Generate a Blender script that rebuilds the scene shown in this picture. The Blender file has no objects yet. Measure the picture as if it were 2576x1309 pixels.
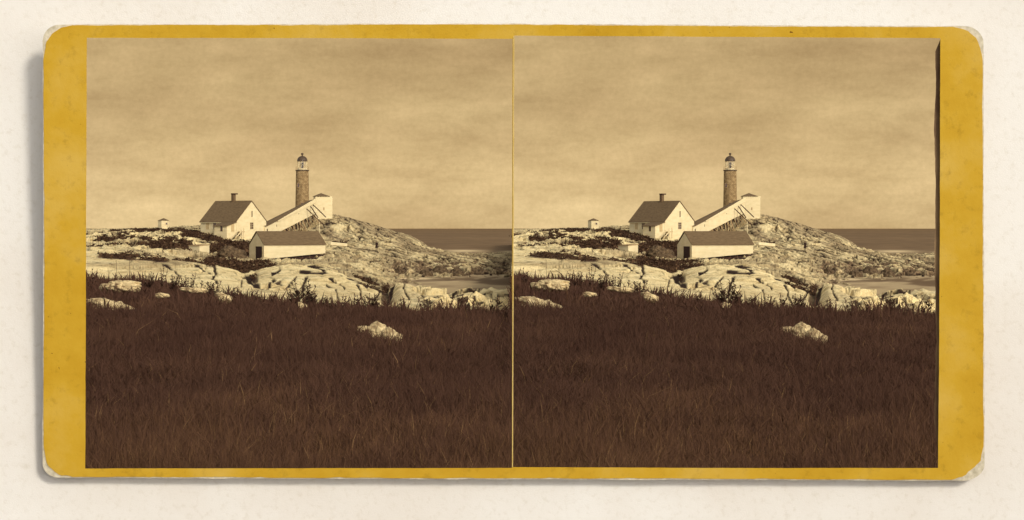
import bpy, bmesh, math, random
import numpy as np
from mathutils import Vector, Matrix
from mathutils.geometry import tessellate_polygon

# ---------------------------------------------------------------- scene, camera, light
scene = bpy.context.scene
COL = scene.collection
R = math.radians
F = 4806.0            # focal length in plan units; all plan measures were taken off the left print
CX, HY = 1288.0, 573.0
EYE = 8.0             # eye height above the sea (sea level = 0)
GRD = EYE - 1.6
rng = np.random.default_rng(7)
random.seed(7)

cam = bpy.data.cameras.new("camera")
cam_ob = bpy.data.objects.new("camera", cam)
COL.objects.link(cam_ob)
cam.sensor_width = 36.0
cam.lens = 36.0 * F / 2576.0
cam.shift_y = -(654.5 - HY) / 2576.0
cam.clip_start = 0.1
cam.clip_end = 60000.0
cam_ob.location = (0, 0, EYE)
cam_ob.rotation_euler = (R(90), 0, 0)
scene.camera = cam_ob

SUN_EL, SUN_AZ = R(27), R(35)          # azimuth: to the right of straight behind the viewer
world = bpy.data.worlds.new("World")
scene.world = world
world.use_nodes = True
nt = world.node_tree
bg = nt.nodes["Background"]
skyt = nt.nodes.new("ShaderNodeTexSky")
skyt.sky_type = 'NISHITA'
skyt.sun_disc = False
skyt.sun_elevation = SUN_EL
skyt.sun_rotation = math.pi - SUN_AZ
hs = nt.nodes.new("ShaderNodeHueSaturation")
hs.inputs["Saturation"].default_value = 0.12
nt.links.new(skyt.outputs[0], hs.inputs["Color"])
nt.links.new(hs.outputs[0], bg.inputs[0])
bg.inputs[1].default_value = 0.15

sun = bpy.data.lights.new("sun", 'SUN')
sun.energy = 1.85
sun.angle = R(10)
sun.color = (1.0, 0.95, 0.87)
sun_ob = bpy.data.objects.new("sun", sun)
COL.objects.link(sun_ob)
sv = Vector((math.sin(SUN_AZ) * math.cos(SUN_EL), -math.cos(SUN_AZ) * math.cos(SUN_EL), math.sin(SUN_EL)))
sun_ob.rotation_euler = sv.to_track_quat('Z', 'Y').to_euler()

vs = scene.view_settings
vs.view_transform = 'Standard'
vs.look = 'None'
vs.exposure = 0.35
vs.gamma = 1.0
vs.use_curve_mapping = False

# ---------------------------------------------------------------- materials
def new_mat(name):
    m = bpy.data.materials.new(name)
    m.use_nodes = True
    return m, m.node_tree.nodes, m.node_tree.links, m.node_tree.nodes["Principled BSDF"]

def noise(nodes, links, scale, detail=4, rough=0.55, stretch=(1, 1, 1), coord="Object", rot=(0, 0, 0)):
    tc = nodes.new("ShaderNodeTexCoord")
    mp = nodes.new("ShaderNodeMapping")
    mp.inputs["Scale"].default_value = stretch
    mp.inputs["Rotation"].default_value = rot
    n = nodes.new("ShaderNodeTexNoise")
    n.inputs["Scale"].default_value = scale
    n.inputs["Detail"].default_value = detail
    n.inputs["Roughness"].default_value = rough
    links.new(tc.outputs[coord], mp.inputs[0])
    links.new(mp.outputs[0], n.inputs[0])
    return n

def ramp(nodes, links, fac, stops):
    r = nodes.new("ShaderNodeValToRGB")
    cr = r.color_ramp
    while len(cr.elements) < len(stops):
        cr.elements.new(0.5)
    for e, (p, c) in zip(cr.elements, stops):
        e.position = p
        e.color = (*c, 1)
    links.new(fac, r.inputs[0])
    return r

def mix(nodes, links, fac, a, b, mode='MIX'):
    n = nodes.new("ShaderNodeMix")
    n.data_type = 'RGBA'
    n.blend_type = mode
    for v, i in ((fac, 0), (a, 6), (b, 7)):
        if isinstance(v, (int, float)):
            n.inputs[i].default_value = v
        elif isinstance(v, tuple):
            n.inputs[i].default_value = (*v, 1)
        else:
            links.new(v, n.inputs[i])
    return n.outputs[2]

def bump(nodes, links, bsdf, h, strength, dist):
    b = nodes.new("ShaderNodeBump")
    b.inputs["Strength"].default_value = strength
    b.inputs["Distance"].default_value = dist
    links.new(h, b.inputs["Height"])
    links.new(b.outputs[0], bsdf.inputs["Normal"])

def simple(name, lo, hi, scale, stretch=(1, 1, 1), rough=0.85, spec=0.15, detail=5, bstr=0.0, bdist=0.02, p0=0.3, p1=0.7):
    m, n, l, b = new_mat(name)
    nz = noise(n, l, scale, detail, 0.6, stretch)
    r = ramp(n, l, nz.outputs[0], [(p0, lo), (p1, hi)])
    l.new(r.outputs[0], b.inputs["Base Color"])
    b.inputs["Roughness"].default_value = rough
    b.inputs["Specular IOR Level"].default_value = spec
    if bstr:
        bump(n, l, b, nz.outputs[0], bstr, bdist)
    return m

M = {}
M['white_boards'] = simple('white_boards', (0.60, 0.47, 0.245), (0.71, 0.575, 0.325), 0.9, (0.7, 0.7, 1.6))
M['shingles'] = simple('shingles', (0.105, 0.066, 0.031), (0.175, 0.112, 0.053), 1.4, (1, 1, 4), bstr=0.5, bdist=0.05)
M['dark_timber'] = simple('dark_timber', (0.040, 0.019, 0.011), (0.085, 0.043, 0.024), 3.0)
M['grey_timber'] = simple('grey_timber', (0.24, 0.14, 0.06), (0.45, 0.30, 0.14), 3.0)
M['dark_iron'] = simple('dark_iron', (0.048, 0.028, 0.014), (0.095, 0.058, 0.03), 3.0, rough=0.6, spec=0.3)
M['window_glass'] = simple('window_glass', (0.05, 0.024, 0.014), (0.10, 0.05, 0.028), 2.0, rough=0.15, spec=0.5)
M['shutter'] = simple('shutter', (0.42, 0.29, 0.13), (0.52, 0.37, 0.18), 3.0)
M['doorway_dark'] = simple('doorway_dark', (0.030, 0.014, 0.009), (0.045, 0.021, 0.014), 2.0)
M['coat'] = simple('coat', (0.020, 0.010, 0.007), (0.035, 0.017, 0.010), 5.0)
M['skin'] = simple('skin', (0.50, 0.33, 0.16), (0.55, 0.37, 0.18), 5.0)
M['brick'] = simple('brick', (0.09, 0.052, 0.025), (0.18, 0.11, 0.052), 4.0, (1, 1, 3))
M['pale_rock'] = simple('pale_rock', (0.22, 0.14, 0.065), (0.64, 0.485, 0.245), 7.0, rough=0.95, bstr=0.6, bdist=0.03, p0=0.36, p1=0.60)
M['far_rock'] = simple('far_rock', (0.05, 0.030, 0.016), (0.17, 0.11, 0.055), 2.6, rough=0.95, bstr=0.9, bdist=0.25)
M['cream_core'] = simple('cream_core', (0.40, 0.34, 0.23), (0.66, 0.58, 0.42), 60.0, rough=0.95)
M['weed'] = simple('weed', (0.050, 0.023, 0.014), (0.11, 0.055, 0.03), 12.0)

# rubble masonry of the tower
m, n, l, b = new_mat('rubble_masonry')
tc = n.new("ShaderNodeTexCoord")
mp = n.new("ShaderNodeMapping")
mp.inputs["Scale"].default_value = (1, 1, 1)
l.new(tc.outputs["UV"], mp.inputs[0])
br = n.new("ShaderNodeTexBrick")
br.inputs["Scale"].default_value = 1.0
br.inputs["Brick Width"].default_value = 0.62
br.inputs["Row Height"].default_value = 0.30
br.inputs["Mortar Size"].default_value = 0.03
br.inputs["Mortar Smooth"].default_value = 0.4
br.inputs["Color1"].default_value = (0.36, 0.255, 0.125, 1)
br.inputs["Color2"].default_value = (0.24, 0.16, 0.075, 1)
br.inputs["Mortar"].default_value = (0.16, 0.095, 0.04, 1)
l.new(mp.outputs[0], br.inputs[0])
nz = noise(n, l, 1.6, 6, 0.65)
rr = ramp(n, l, nz.outputs[0], [(0.3, (0.55, 0.5, 0.45)), (0.7, (1.25, 1.22, 1.15))])
l.new(mix(n, l, 1.0, br.outputs[0], rr.outputs[0], 'MULTIPLY'), b.inputs["Base Color"])
b.inputs["Roughness"].default_value = 0.95
b.inputs["Specular IOR Level"].default_value = 0.1
bump(n, l, b, nz.outputs[0], 0.6, 0.12)
M['rubble_masonry'] = m

# lantern glass
m, n, l, b = new_mat('lantern_glass')
tr = n.new("ShaderNodeBsdfTransparent")
tr.inputs[0].default_value = (0.97, 0.95, 0.9, 1)
gl = n.new("ShaderNodeBsdfGlossy")
gl.inputs["Roughness"].default_value = 0.05
mx = n.new("ShaderNodeMixShader")
mx.inputs[0].default_value = 0.04
l.new(tr.outputs[0], mx.inputs[1])
l.new(gl.outputs[0], mx.inputs[2])
l.new(mx.outputs[0], n["Material Output"].inputs[0])
M['lantern_glass'] = m

# ground: granite + turf, blended by the plant cover measured on the mesh
m, n, l, b = new_mat('granite_and_turf')
def attr(nodes, name):
    a = nodes.new("ShaderNodeAttribute")
    a.attribute_name = name
    return a
av, ac, aw = attr(n, 'turf'), attr(n, 'crack'), attr(n, 'weed_wet')
n1 = noise(n, l, 0.55, 9, 0.70, (1, 0.25, 1.0))
n2 = noise(n, l, 3.0, 6, 0.65, (1, 0.22, 1.0))
rk = ramp(n, l, n1.outputs[0], [(0.34, (0.52, 0.36, 0.155)), (0.45, (0.80, 0.61, 0.29)), (0.60, (0.90, 0.715, 0.365))])
rk2 = ramp(n, l, n2.outputs[0], [(0.33, (0.42, 0.36, 0.29)), (0.45, (1, 1, 1))])
rock = mix(n, l, 0.75, rk.outputs[0], rk2.outputs[0], 'MULTIPLY')
wetc = ramp(n, l, n2.outputs[0], [(0.36, (0.045, 0.021, 0.013)), (0.64, (0.36, 0.235, 0.115))])
rock = mix(n, l, aw.outputs["Fac"], rock, wetc.outputs[0])
soil = ramp(n, l, n2.outputs[0], [(0.35, (0.035, 0.016, 0.010)), (0.7, (0.09, 0.043, 0.023))])
cov = mix(n, l, ac.outputs["Fac"], rock, (0.030, 0.015, 0.009))
cov = mix(n, l, av.outputs["Fac"], cov, soil.outputs[0])
l.new(cov, b.inputs["Base Color"])
b.inputs["Roughness"].default_value = 0.95
b.inputs["Specular IOR Level"].default_value = 0.08
ad = n.new("ShaderNodeMath")
ad.operation = 'ADD'
l.new(n1.outputs[0], ad.inputs[0])
l.new(n2.outputs[0], ad.inputs[1])
bump(n, l, b, ad.outputs[0], 0.6, 0.45)
M['ground'] = m

# grass and shrubs: one tint per blade or leaf
def leafy(name, stops):
    m, n, l, b = new_mat(name)
    a = attr(n, 'tint')
    r = ramp(n, l, a.outputs["Fac"], stops)
    l.new(r.outputs[0], b.inputs["Base Color"])
    b.inputs["Roughness"].default_value = 0.9
    b.inputs["Specular IOR Level"].default_value = 0.06
    return m
M['grass'] = leafy('grass', [(0.0, (0.052, 0.024, 0.015)), (0.55, (0.075, 0.036, 0.021)), (0.9, (0.118, 0.058, 0.027)), (1.0, (0.20, 0.112, 0.048))])
M['shrub'] = leafy('shrub', [(0.0, (0.032, 0.016, 0.009)), (0.7, (0.068, 0.035, 0.018)), (1.0, (0.15, 0.085, 0.04))])

# sea
m, n, l, b = new_mat('sea_water')
af = attr(n, 'foam')
ns = noise(n, l, 0.06, 6, 0.6, (1, 0.25, 1))
ns2 = noise(n, l, 0.012, 4, 0.6, (0.35, 0.10, 1))
wc = ramp(n, l, ns.outputs[0], [(0.3, (0.14, 0.083, 0.040)), (0.7, (0.22, 0.135, 0.065))])
wc2 = ramp(n, l, ns2.outputs[0], [(0.3, (0.74, 0.74, 0.74)), (0.55, (1.0, 1.0, 1.0)), (0.72, (1.4, 1.42, 1.45))])
base = mix(n, l, 1.0, wc.outputs[0], wc2.outputs[0], 'MULTIPLY')
l.new(mix(n, l, af.outputs["Fac"], base, (0.68, 0.50, 0.26)), b.inputs["Base Color"])
b.inputs["Roughness"].default_value = 0.75
b.inputs["Specular IOR Level"].default_value = 0.06
bump(n, l, b, ns.outputs[0], 0.3, 1.5)
M['sea'] = m

# sky
m, n, l, b = new_mat('overcast_sky')
n.remove(b)
em = n.new("ShaderNodeEmission")
s1 = noise(n, l, 6.0, 5, 0.5, (0.9, 0.9, 2.4), rot=(0, R(-16), 0))
s2 = noise(n, l, 24.0, 9, 0.68, (1.0, 1.0, 3.2), rot=(0, R(-14), 0))
s3 = noise(n, l, 420.0, 3, 0.7)
c1 = ramp(n, l, s1.outputs[0], [(0.32, (0.415, 0.286, 0.136)), (0.50, (0.510, 0.366, 0.178)), (0.66, (0.572, 0.418, 0.208))])
c2 = ramp(n, l, s2.outputs[0], [(0.32, (0.85, 0.83, 0.80)), (0.5, (0.98, 0.98, 0.97)), (0.66, (1.09, 1.09, 1.10))])
c3 = ramp(n, l, s3.outputs[0], [(0.3, (0.94, 0.94, 0.93)), (0.7, (1.05, 1.05, 1.05))])
# lighter towards the horizon, as a thin overcast is
tc = n.new("ShaderNodeTexCoord")
sp = n.new("ShaderNodeSeparateXYZ")
l.new(tc.outputs["Object"], sp.inputs[0])
hz = ramp(n, l, sp.outputs["Z"], [(0.0, (1.14, 1.15, 1.17)), (0.03, (1.10, 1.10, 1.11)), (0.06, (1.0, 1.0, 1.0)), (0.105, (0.86, 0.84, 0.82))])
cc = mix(n, l, 1.0, c1.outputs[0], c2.outputs[0], 'MULTIPLY')
cc = mix(n, l, 1.0, cc, c3.outputs[0], 'MULTIPLY')
cc = mix(n, l, 1.0, cc, hz.outputs[0], 'MULTIPLY')
l.new(cc, em.inputs[0])
em.inputs[1].default_value = 1.0
l.new(em.outputs[0], n["Material Output"].inputs[0])
M['sky'] = m

# backing paper
m, n, l, b = new_mat('rag_paper')
p1 = noise(n, l, 1.3, 5, 0.6)
p2 = noise(n, l, 45, 6, 0.7)
p3 = noise(n, l, 260, 3, 0.7)
q1 = ramp(n, l, p1.outputs[0], [(0.38, (0.66, 0.605, 0.525)), (0.60, (0.705, 0.665, 0.595))])
q2 = ramp(n, l, p2.outputs[0], [(0.28, (0.90, 0.88, 0.84)), (0.48, (1, 1, 1))])
l.new(mix(n, l, 1.0, q1.outputs[0], q2.outputs[0], 'MULTIPLY'), b.inputs["Base Color"])
b.inputs["Roughness"].default_value = 0.95
b.inputs["Specular IOR Level"].default_value = 0.05
ad = n.new("ShaderNodeMath")
ad.operation = 'ADD'
l.new(p2.outputs[0], ad.inputs[0])
l.new(p3.outputs[0], ad.inputs[1])
bump(n, l, b, ad.outputs[0], 0.14, 0.006)
M['paper'] = m

# yellow face of the mount
m, n, l, b = new_mat('ochre_card')
p1 = noise(n, l, 2.6, 6, 0.65)
p2 = noise(n, l, 30, 7, 0.7)
p3 = noise(n, l, 75, 2, 0.5)
q1 = ramp(n, l, p1.outputs[0], [(0.33, (0.42, 0.225, 0.008)), (0.52, (0.49, 0.288, 0.021)), (0.68, (0.53, 0.335, 0.055))])
q2 = ramp(n, l, p2.outputs[0], [(0.26, (0.74, 0.73, 0.74)), (0.46, (1, 1, 1))])
q3 = ramp(n, l, p3.outputs[0], [(0.205, (0.25, 0.18, 0.14)), (0.24, (1, 1, 1))])
c = mix(n, l, 1.0, q1.outputs[0], q2.outputs[0], 'MULTIPLY')
c = mix(n, l, 1.0, c, q3.outputs[0], 'MULTIPLY')
l.new(c, b.inputs["Base Color"])
b.inputs["Roughness"].default_value = 0.8
b.inputs["Specular IOR Level"].default_value = 0.12
bump(n, l, b, p2.outputs[0], 0.2, 0.006)
M['ochre'] = m
M['plate_edge'] = simple('plate_edge', (0.075, 0.036, 0.020), (0.26, 0.165, 0.08), 11.0, (1, 1, 0.5))
M['print_edge'] = simple('print_edge', (0.50, 0.34, 0.09), (0.62, 0.45, 0.16), 20.0)

# ---------------------------------------------------------------- object helpers
TURN = -R(12.786)                      # the second exposure: the same place turned about the viewer ...
SHIFT = Vector((-0.066, 0, 0.0))       # ... and seen from a lens a few centimetres to the right
ROT = Matrix.Rotation(TURN, 4, 'Z')
SIDE = (' in the left-hand picture', ' in the right-hand picture')

def link(o):
    COL.objects.link(o)
    return o

class MB:
    """collects faces and builds one mesh object"""
    def __init__(s):
        s.v, s.f = [], []
    def poly(s, pts):
        i = len(s.v)
        s.v += [tuple(p) for p in pts]
        s.f.append(tuple(range(i, i + len(pts))))
        return s
    def hexa(s, b4, t4):
        i = len(s.v)
        s.v += [tuple(p) for p in b4] + [tuple(p) for p in t4]
        s.f += [(i + 3, i + 2, i + 1, i), (i + 4, i + 5, i + 6, i + 7)]
        for k in range(4):
            j = (k + 1) % 4
            s.f.append((i + k, i + j, i + 4 + j, i + 4 + k))
        return s
    def box(s, x0, x1, y0, y1, z0, z1):
        return s.hexa([(x0, y0, z0), (x1, y0, z0), (x1, y1, z0), (x0, y1, z0)],
                      [(x0, y0, z1), (x1, y0, z1), (x1, y1, z1), (x0, y1, z1)])
    def bar(s, a, b_, w, h=None):
        a, b_ = Vector(a), Vector(b_)
        h = h or w
        d = (b_ - a).normalized()
        up = Vector((0, 0, 1)) if abs(d.z) < 0.95 else Vector((1, 0, 0))
        sx = d.cross(up).normalized() * w / 2
        sy = sx.cross(d).normalized() * h / 2
        q = lambda p: [p - sx - sy, p + sx - sy, p + sx + sy, p - sx + sy]
        return s.hexa(q(a), q(b_))
    def lathe(s, prof, seg=32, c=(0, 0)):
        i = len(s.v)
        for r, z in prof:
            for k in range(seg):
                a = 2 * math.pi * k / seg
                s.v.append((c[0] + r * math.cos(a), c[1] + r * math.sin(a), z))
        for j in range(len(prof) - 1):
            for k in range(seg):
                k2 = (k + 1) % seg
                s.f.append((i + j * seg + k, i + j * seg + k2, i + (j + 1) * seg + k2, i + (j + 1) * seg + k))
        s.f.append(tuple(i + k for k in reversed(range(seg))))
        s.f.append(tuple(i + (len(prof) - 1) * seg + k for k in range(seg)))
        return s
    def prism(s, pts2, axis0, axis1):
        """pts2 (x,z) profile swept in y from axis0 to axis1"""
        n = len(pts2)
        i = len(s.v)
        s.v += [(x, axis0, z) for x, z in pts2] + [(x, axis1, z) for x, z in pts2]
        s.f.append(tuple(range(i, i + n)))
        s.f.append(tuple(i + n + k for k in reversed(range(n))))
        for k in range(n):
            j = (k + 1) % n
            s.f.append((i + k, i + n + k, i + n + j, i + j))
        return s
    def build(s, name, mat, parent=None, smooth=False, bevel=0.0):
        me = bpy.data.meshes.new(name)
        me.from_pydata(s.v, [], s.f)
        bm = bmesh.new()
        bm.from_mesh(me)
        bmesh.ops.recalc_face_normals(bm, faces=bm.faces)
        bm.to_mesh(me)
        bm.free()
        me.materials.append(mat)
        if smooth:
            me.polygons.foreach_set("use_smooth", [True] * len(me.polygons))
        o = link(bpy.data.objects.new(name, me))
        if parent:
            o.parent = parent
        if bevel:
            bv = o.modifiers.new("bevel", 'BEVEL')
            bv.width = bevel
            bv.segments = 2
        return o

def tag(o, label, cat, group=None):
    o['label'] = label
    o['category'] = cat
    if group:
        o['group'] = group
    return o

def thing(name, loc, rz=0.0):
    o = link(bpy.data.objects.new(name, None))
    o.location = loc
    o.rotation_euler = (0, 0, rz)
    return o

THINGS = []                            # (object, label without the side, category, group)
def reg(o, label, cat, group=None):
    THINGS.append((o, label, cat, group))
    return o

def copy_tree(o, parent=None):
    c = o.copy()
    link(c)
    if parent:
        c.parent = parent
        c.matrix_parent_inverse = o.matrix_parent_inverse.copy()
    for ch in list(o.children):
        copy_tree(ch, c)
    return c

# ---------------------------------------------------------------- noise on arrays
def hash2(ix, iy, seed=0):
    h = (ix.astype(np.int64) * 374761393 + iy.astype(np.int64) * 668265263 + seed * 144665) & 0xffffffff
    h = ((h ^ (h >> 13)) * 1274126177) & 0xffffffff
    return ((h ^ (h >> 16)) & 0xffffff) / float(0xffffff)

def vnoise(x, y, seed=0):
    ix, iy = np.floor(x), np.floor(y)
    fx, fy = x - ix, y - iy
    fx = fx * fx * (3 - 2 * fx)
    fy = fy * fy * (3 - 2 * fy)
    ix, iy = ix.astype(np.int64), iy.astype(np.int64)
    a, b_ = hash2(ix, iy, seed), hash2(ix + 1, iy, seed)
    c, d = hash2(ix, iy + 1, seed), hash2(ix + 1, iy + 1, seed)
    return (a + (b_ - a) * fx) * (1 - fy) + (c + (d - c) * fx) * fy

def fbm(x, y, octv=5, seed=0, gain=0.5):
    s, a, t = 0, 1.0, 0
    for k in range(octv):
        s = s + a * vnoise(x, y, seed + k)
        t += a
        x, y, a = x * 2.03 + 7.1, y * 2.03 + 3.7, a * gain
    return s / t

def voronoi(x, y, seed=0):
    ix, iy = np.floor(x).astype(np.int64), np.floor(y).astype(np.int64)
    f1 = np.full(x.shape, 9.0)
    f2 = np.full(x.shape, 9.0)
    cid = np.zeros(x.shape)
    dx1 = np.zeros(x.shape)
    dy1 = np.zeros(x.shape)
    for i in (-1, 0, 1):
        for j in (-1, 0, 1):
            px = ix + i + hash2(ix + i, iy + j, seed)
            py = iy + j + hash2(ix + i, iy + j, seed + 11)
            dd = np.hypot(x - px, y - py)
            near = dd < f1
            f2 = np.where(near, f1, np.minimum(f2, dd))
            cid = np.where(near, hash2(ix + i, iy + j, seed + 23), cid)
            dx1 = np.where(near, x - px, dx1)
            dy1 = np.where(near, y - py, dy1)
            f1 = np.where(near, dd, f1)
    return f1, f2, cid, dx1, dy1

# ---------------------------------------------------------------- the lie of the land
# rows: distance from the viewer, then (bearing, sight-line) pairs surveyed along it
ROWS = [
 (5.0,   [(0, 573 + 1.6 / 5 * F)]),
 (12.7,  [(0, 1178)]),
 (25.0,  [(218, 884), (700, 890), (1290, 902)]),
 (42.0,  [(218, 768), (450, 772), (700, 782), (900, 790), (1290, 806)]),
 (56.0,  [(218, 738), (350, 742), (450, 750), (560, 760), (640, 765), (720, 775), (800, 782), (870, 790), (950, 802), (1050, 812), (1290, 822)]),
 (90.0,  [(218, 690), (350, 694), (450, 700), (560, 716), (640, 722), (720, 722), (800, 728), (870, 736), (950, 756), (985, 775), (1000, 745), (1050, 752), (1120, 764), (1200, 758), (1290, 772)]),
 (130.0, [(218, 648), (350, 652), (450, 660), (545, 674), (600, 690), (625, 706), (650, 682), (720, 668), (800, 674), (870, 692), (940, 716), (980, 736), (995, 712), (1030, 714), (1060, 732), (1120, 747), (1200, 730), (1290, 738)]),
 (165.0, [(218, 638), (350, 646), (450, 660), (560, 680), (640, 690), (720, 678), (800, 680), (870, 706), (950, 736), (1010, 750), (1050, 800), (1290, 822)]),
 (240.0, [(218, 620), (350, 624), (450, 638), (560, 664), (640, 670), (720, 672), (800, 668), (870, 674), (950, 692), (1000, 712), (1050, 768), (1290, 780)]),
 (300.0, [(218, 612), (350, 615), (450, 626), (560, 656), (640, 660), (720, 658), (800, 654), (870, 660), (950, 684), (1000, 699), (1050, 708), (1290, 714)]),
 (330.0, [(218, 606), (350, 608), (450, 618), (560, 640), (640, 654), (680, 656), (740, 651), (800, 646), (870, 650), (950, 664), (1000, 675), (1050, 679), (1120, 682), (1200, 685), (1290, 690)]),
 (370.0, [(218, 598), (350, 598), (450, 602), (560, 620), (640, 636), (720, 634), (800, 632), (870, 630), (950, 635), (1000, 645), (1050, 654), (1120, 660), (1200, 666), (1290, 672)]),
 (415.0, [(218, 588), (350, 586), (450, 584), (505, 590), (560, 606), (610, 612), (660, 612), (720, 606), (800, 604), (870, 606), (950, 612), (1000, 618), (1050, 626), (1120, 640), (1200, 648), (1290, 655)]),
 (440.0, [(218, 584), (350, 579), (450, 577), (505, 582), (560, 590), (640, 600), (700, 600), (750, 586), (800, 570), (835, 563), (870, 572), (950, 592), (1000, 602), (1050, 613), (1120, 632), (1200, 645), (1290, 650)]),
 (465.0, [(218, 582), (350, 576), (450, 575), (560, 578), (640, 580), (700, 565), (750, 552), (790, 541), (835, 537), (870, 545), (900, 553), (950, 566), (1000, 582), (1040, 596), (1068, 612), (1090, 634), (1120, 640), (1200, 640), (1290, 643)]),
 (485.0, [(218, 584), (450, 577), (560, 580), (640, 584), (720, 566), (790, 550), (835, 547), (870, 555), (950, 580), (1000, 600), (1060, 630), (1090, 642), (1290, 641)]),
 (560.0, [(218, 588), (450, 583), (560, 590), (640, 610), (720, 640), (1050, 660), (1120, 641), (1200, 638), (1290, 639)]),
 (620.0, [(218, 584), (450, 580), (560, 582), (640, 600), (720, 650), (1290, 650)]),
 (800.0, [(218, 577), (350, 574), (430, 570), (500, 565), (560, 565), (640, 580), (720, 640), (1290, 640)]),
 (900.0, [(218, 630), (1290, 630)]),
]
RD = np.array([math.log(r[0]) for r in ROWS])
UK = np.arange(-600, 2200, 4.0)
def _row(d, pts):
    y = np.interp(UK, [p[0] for p in pts], [p[1] for p in pts])
    ker = np.ones(7) / 7
    yy = np.convolve(np.pad(y, 3, mode='edge'), ker, 'valid')
    return EYE - (yy - HY) / F * d
RZ = np.array([_row(*r) for r in ROWS])

def base_h(u, d):
    u, d = np.asarray(u, float), np.asarray(d, float)
    ld = np.log(d)
    k = np.clip(np.searchsorted(RD, ld) - 1, 0, len(RD) - 2)
    t = np.clip((ld - RD[k]) / (RD[k + 1] - RD[k]), 0, 1)
    fu = np.clip((u - UK[0]) / 4.0, 0, len(UK) - 1.001)
    i = fu.astype(int)
    f = fu - i
    za = RZ[k, i] * (1 - f) + RZ[k, i + 1] * f
    zb = RZ[k + 1, i] * (1 - f) + RZ[k + 1, i + 1] * f
    # straight in slope-per-distance so a row pair keeps an even grade
    da, db = np.exp(RD[k]), np.exp(RD[k + 1])
    tl = np.clip((d - da) / (db - da), 0, 1)
    return za * (1 - tl) + zb * tl

def sstep(a, b_, x):
    t = np.clip((x - a) / (b_ - a), 0, 1)
    return t * t * (3 - 2 * t)

# patches of turf and scrub, plus a dark strip under the shed: centre bearing, sight-line, half sizes, tilt
PATCH = [(244, 591, 26, 5, 0), (366, 582, 82, 6, 0), (495, 592, 58, 13, .22), (590, 618, 48, 9, .05), (316, 595, 26, 5, 0),
         (404, 617, 54, 9, .05), (466, 622, 16, 12, 0), (538, 630, 18, 15, 0), (590, 634, 44, 12, 0), (300, 645, 56, 6, .03), (384, 654, 34, 4, .1),
         (470, 655, 40, 4, .08), (560, 668, 80, 11, .08), (640, 668, 50, 10, 0), (605, 678, 30, 12, 0), (450, 606, 40, 5, .1), (740, 650, 82, 4, -.03),
         (340, 604, 60, 3, .02), (262, 605, 22, 3, 0), (520, 604, 30, 8, .2), (690, 604, 60, 8, 0), (850, 616, 20, 3, 0)]
GULLY = [(925, 708, 34, 9, .42), (968, 738, 10, 30, -.5), (700, 705, 16, 6, -.4), (640, 700, 9, 9, 0)]

JOINTS = [ # joints seen in the front ledge: half width, then the run of bearing and sight-line
 (2.2, [(757, 676), (828, 681), (880, 694)]), (5.5, [(880, 694), (922, 710), (959, 730)]), (4.2, [(993, 705), (988, 731), (977, 762)]),
 (1.8, [(964, 705), (962, 720), (963, 731), (956, 736), (943, 752)]), (1.8, [(963, 732), (977, 737)]), (1.5, [(891, 710), (904, 723), (908, 741), (917, 762)]),
 (1.5, [(920, 739), (930, 752), (943, 752), (948, 766)]), (1.4, [(1017, 716), (1017, 739), (1032, 756)]), (2.6, [(773, 690), (765, 707), (759, 732)]),
 (1.4, [(749, 689), (731, 702), (725, 712), (749, 722)]), (2.6, [(704, 677), (686, 689)]), (2.2, [(691, 697), (681, 705), (670, 730)]), (1.2, [(681, 705), (712, 714)]),
 (4.8, [(638, 699), (620, 700), (634, 712), (656, 725)]), (1.4, [(612, 700), (605, 722)]), (2.6, [(540, 674), (544, 690), (537, 699), (544, 712)]), (1.3, [(319, 660), (348, 658), (387, 666)]),
 (1.2, [(470, 668), (500, 676), (530, 690)]), (1.2, [(400, 668), (430, 676), (452, 690)]), (2.2, [(1153, 733), (1145, 752), (1136, 770)]), (2.6, [(1196, 732), (1190, 764)]), (2.0, [(1060, 742), (1080, 775)]),
 (1.2, [(800, 690), (838, 700), (866, 722)]), (1.1, [(820, 712), (846, 730), (850, 752)])]

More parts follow.
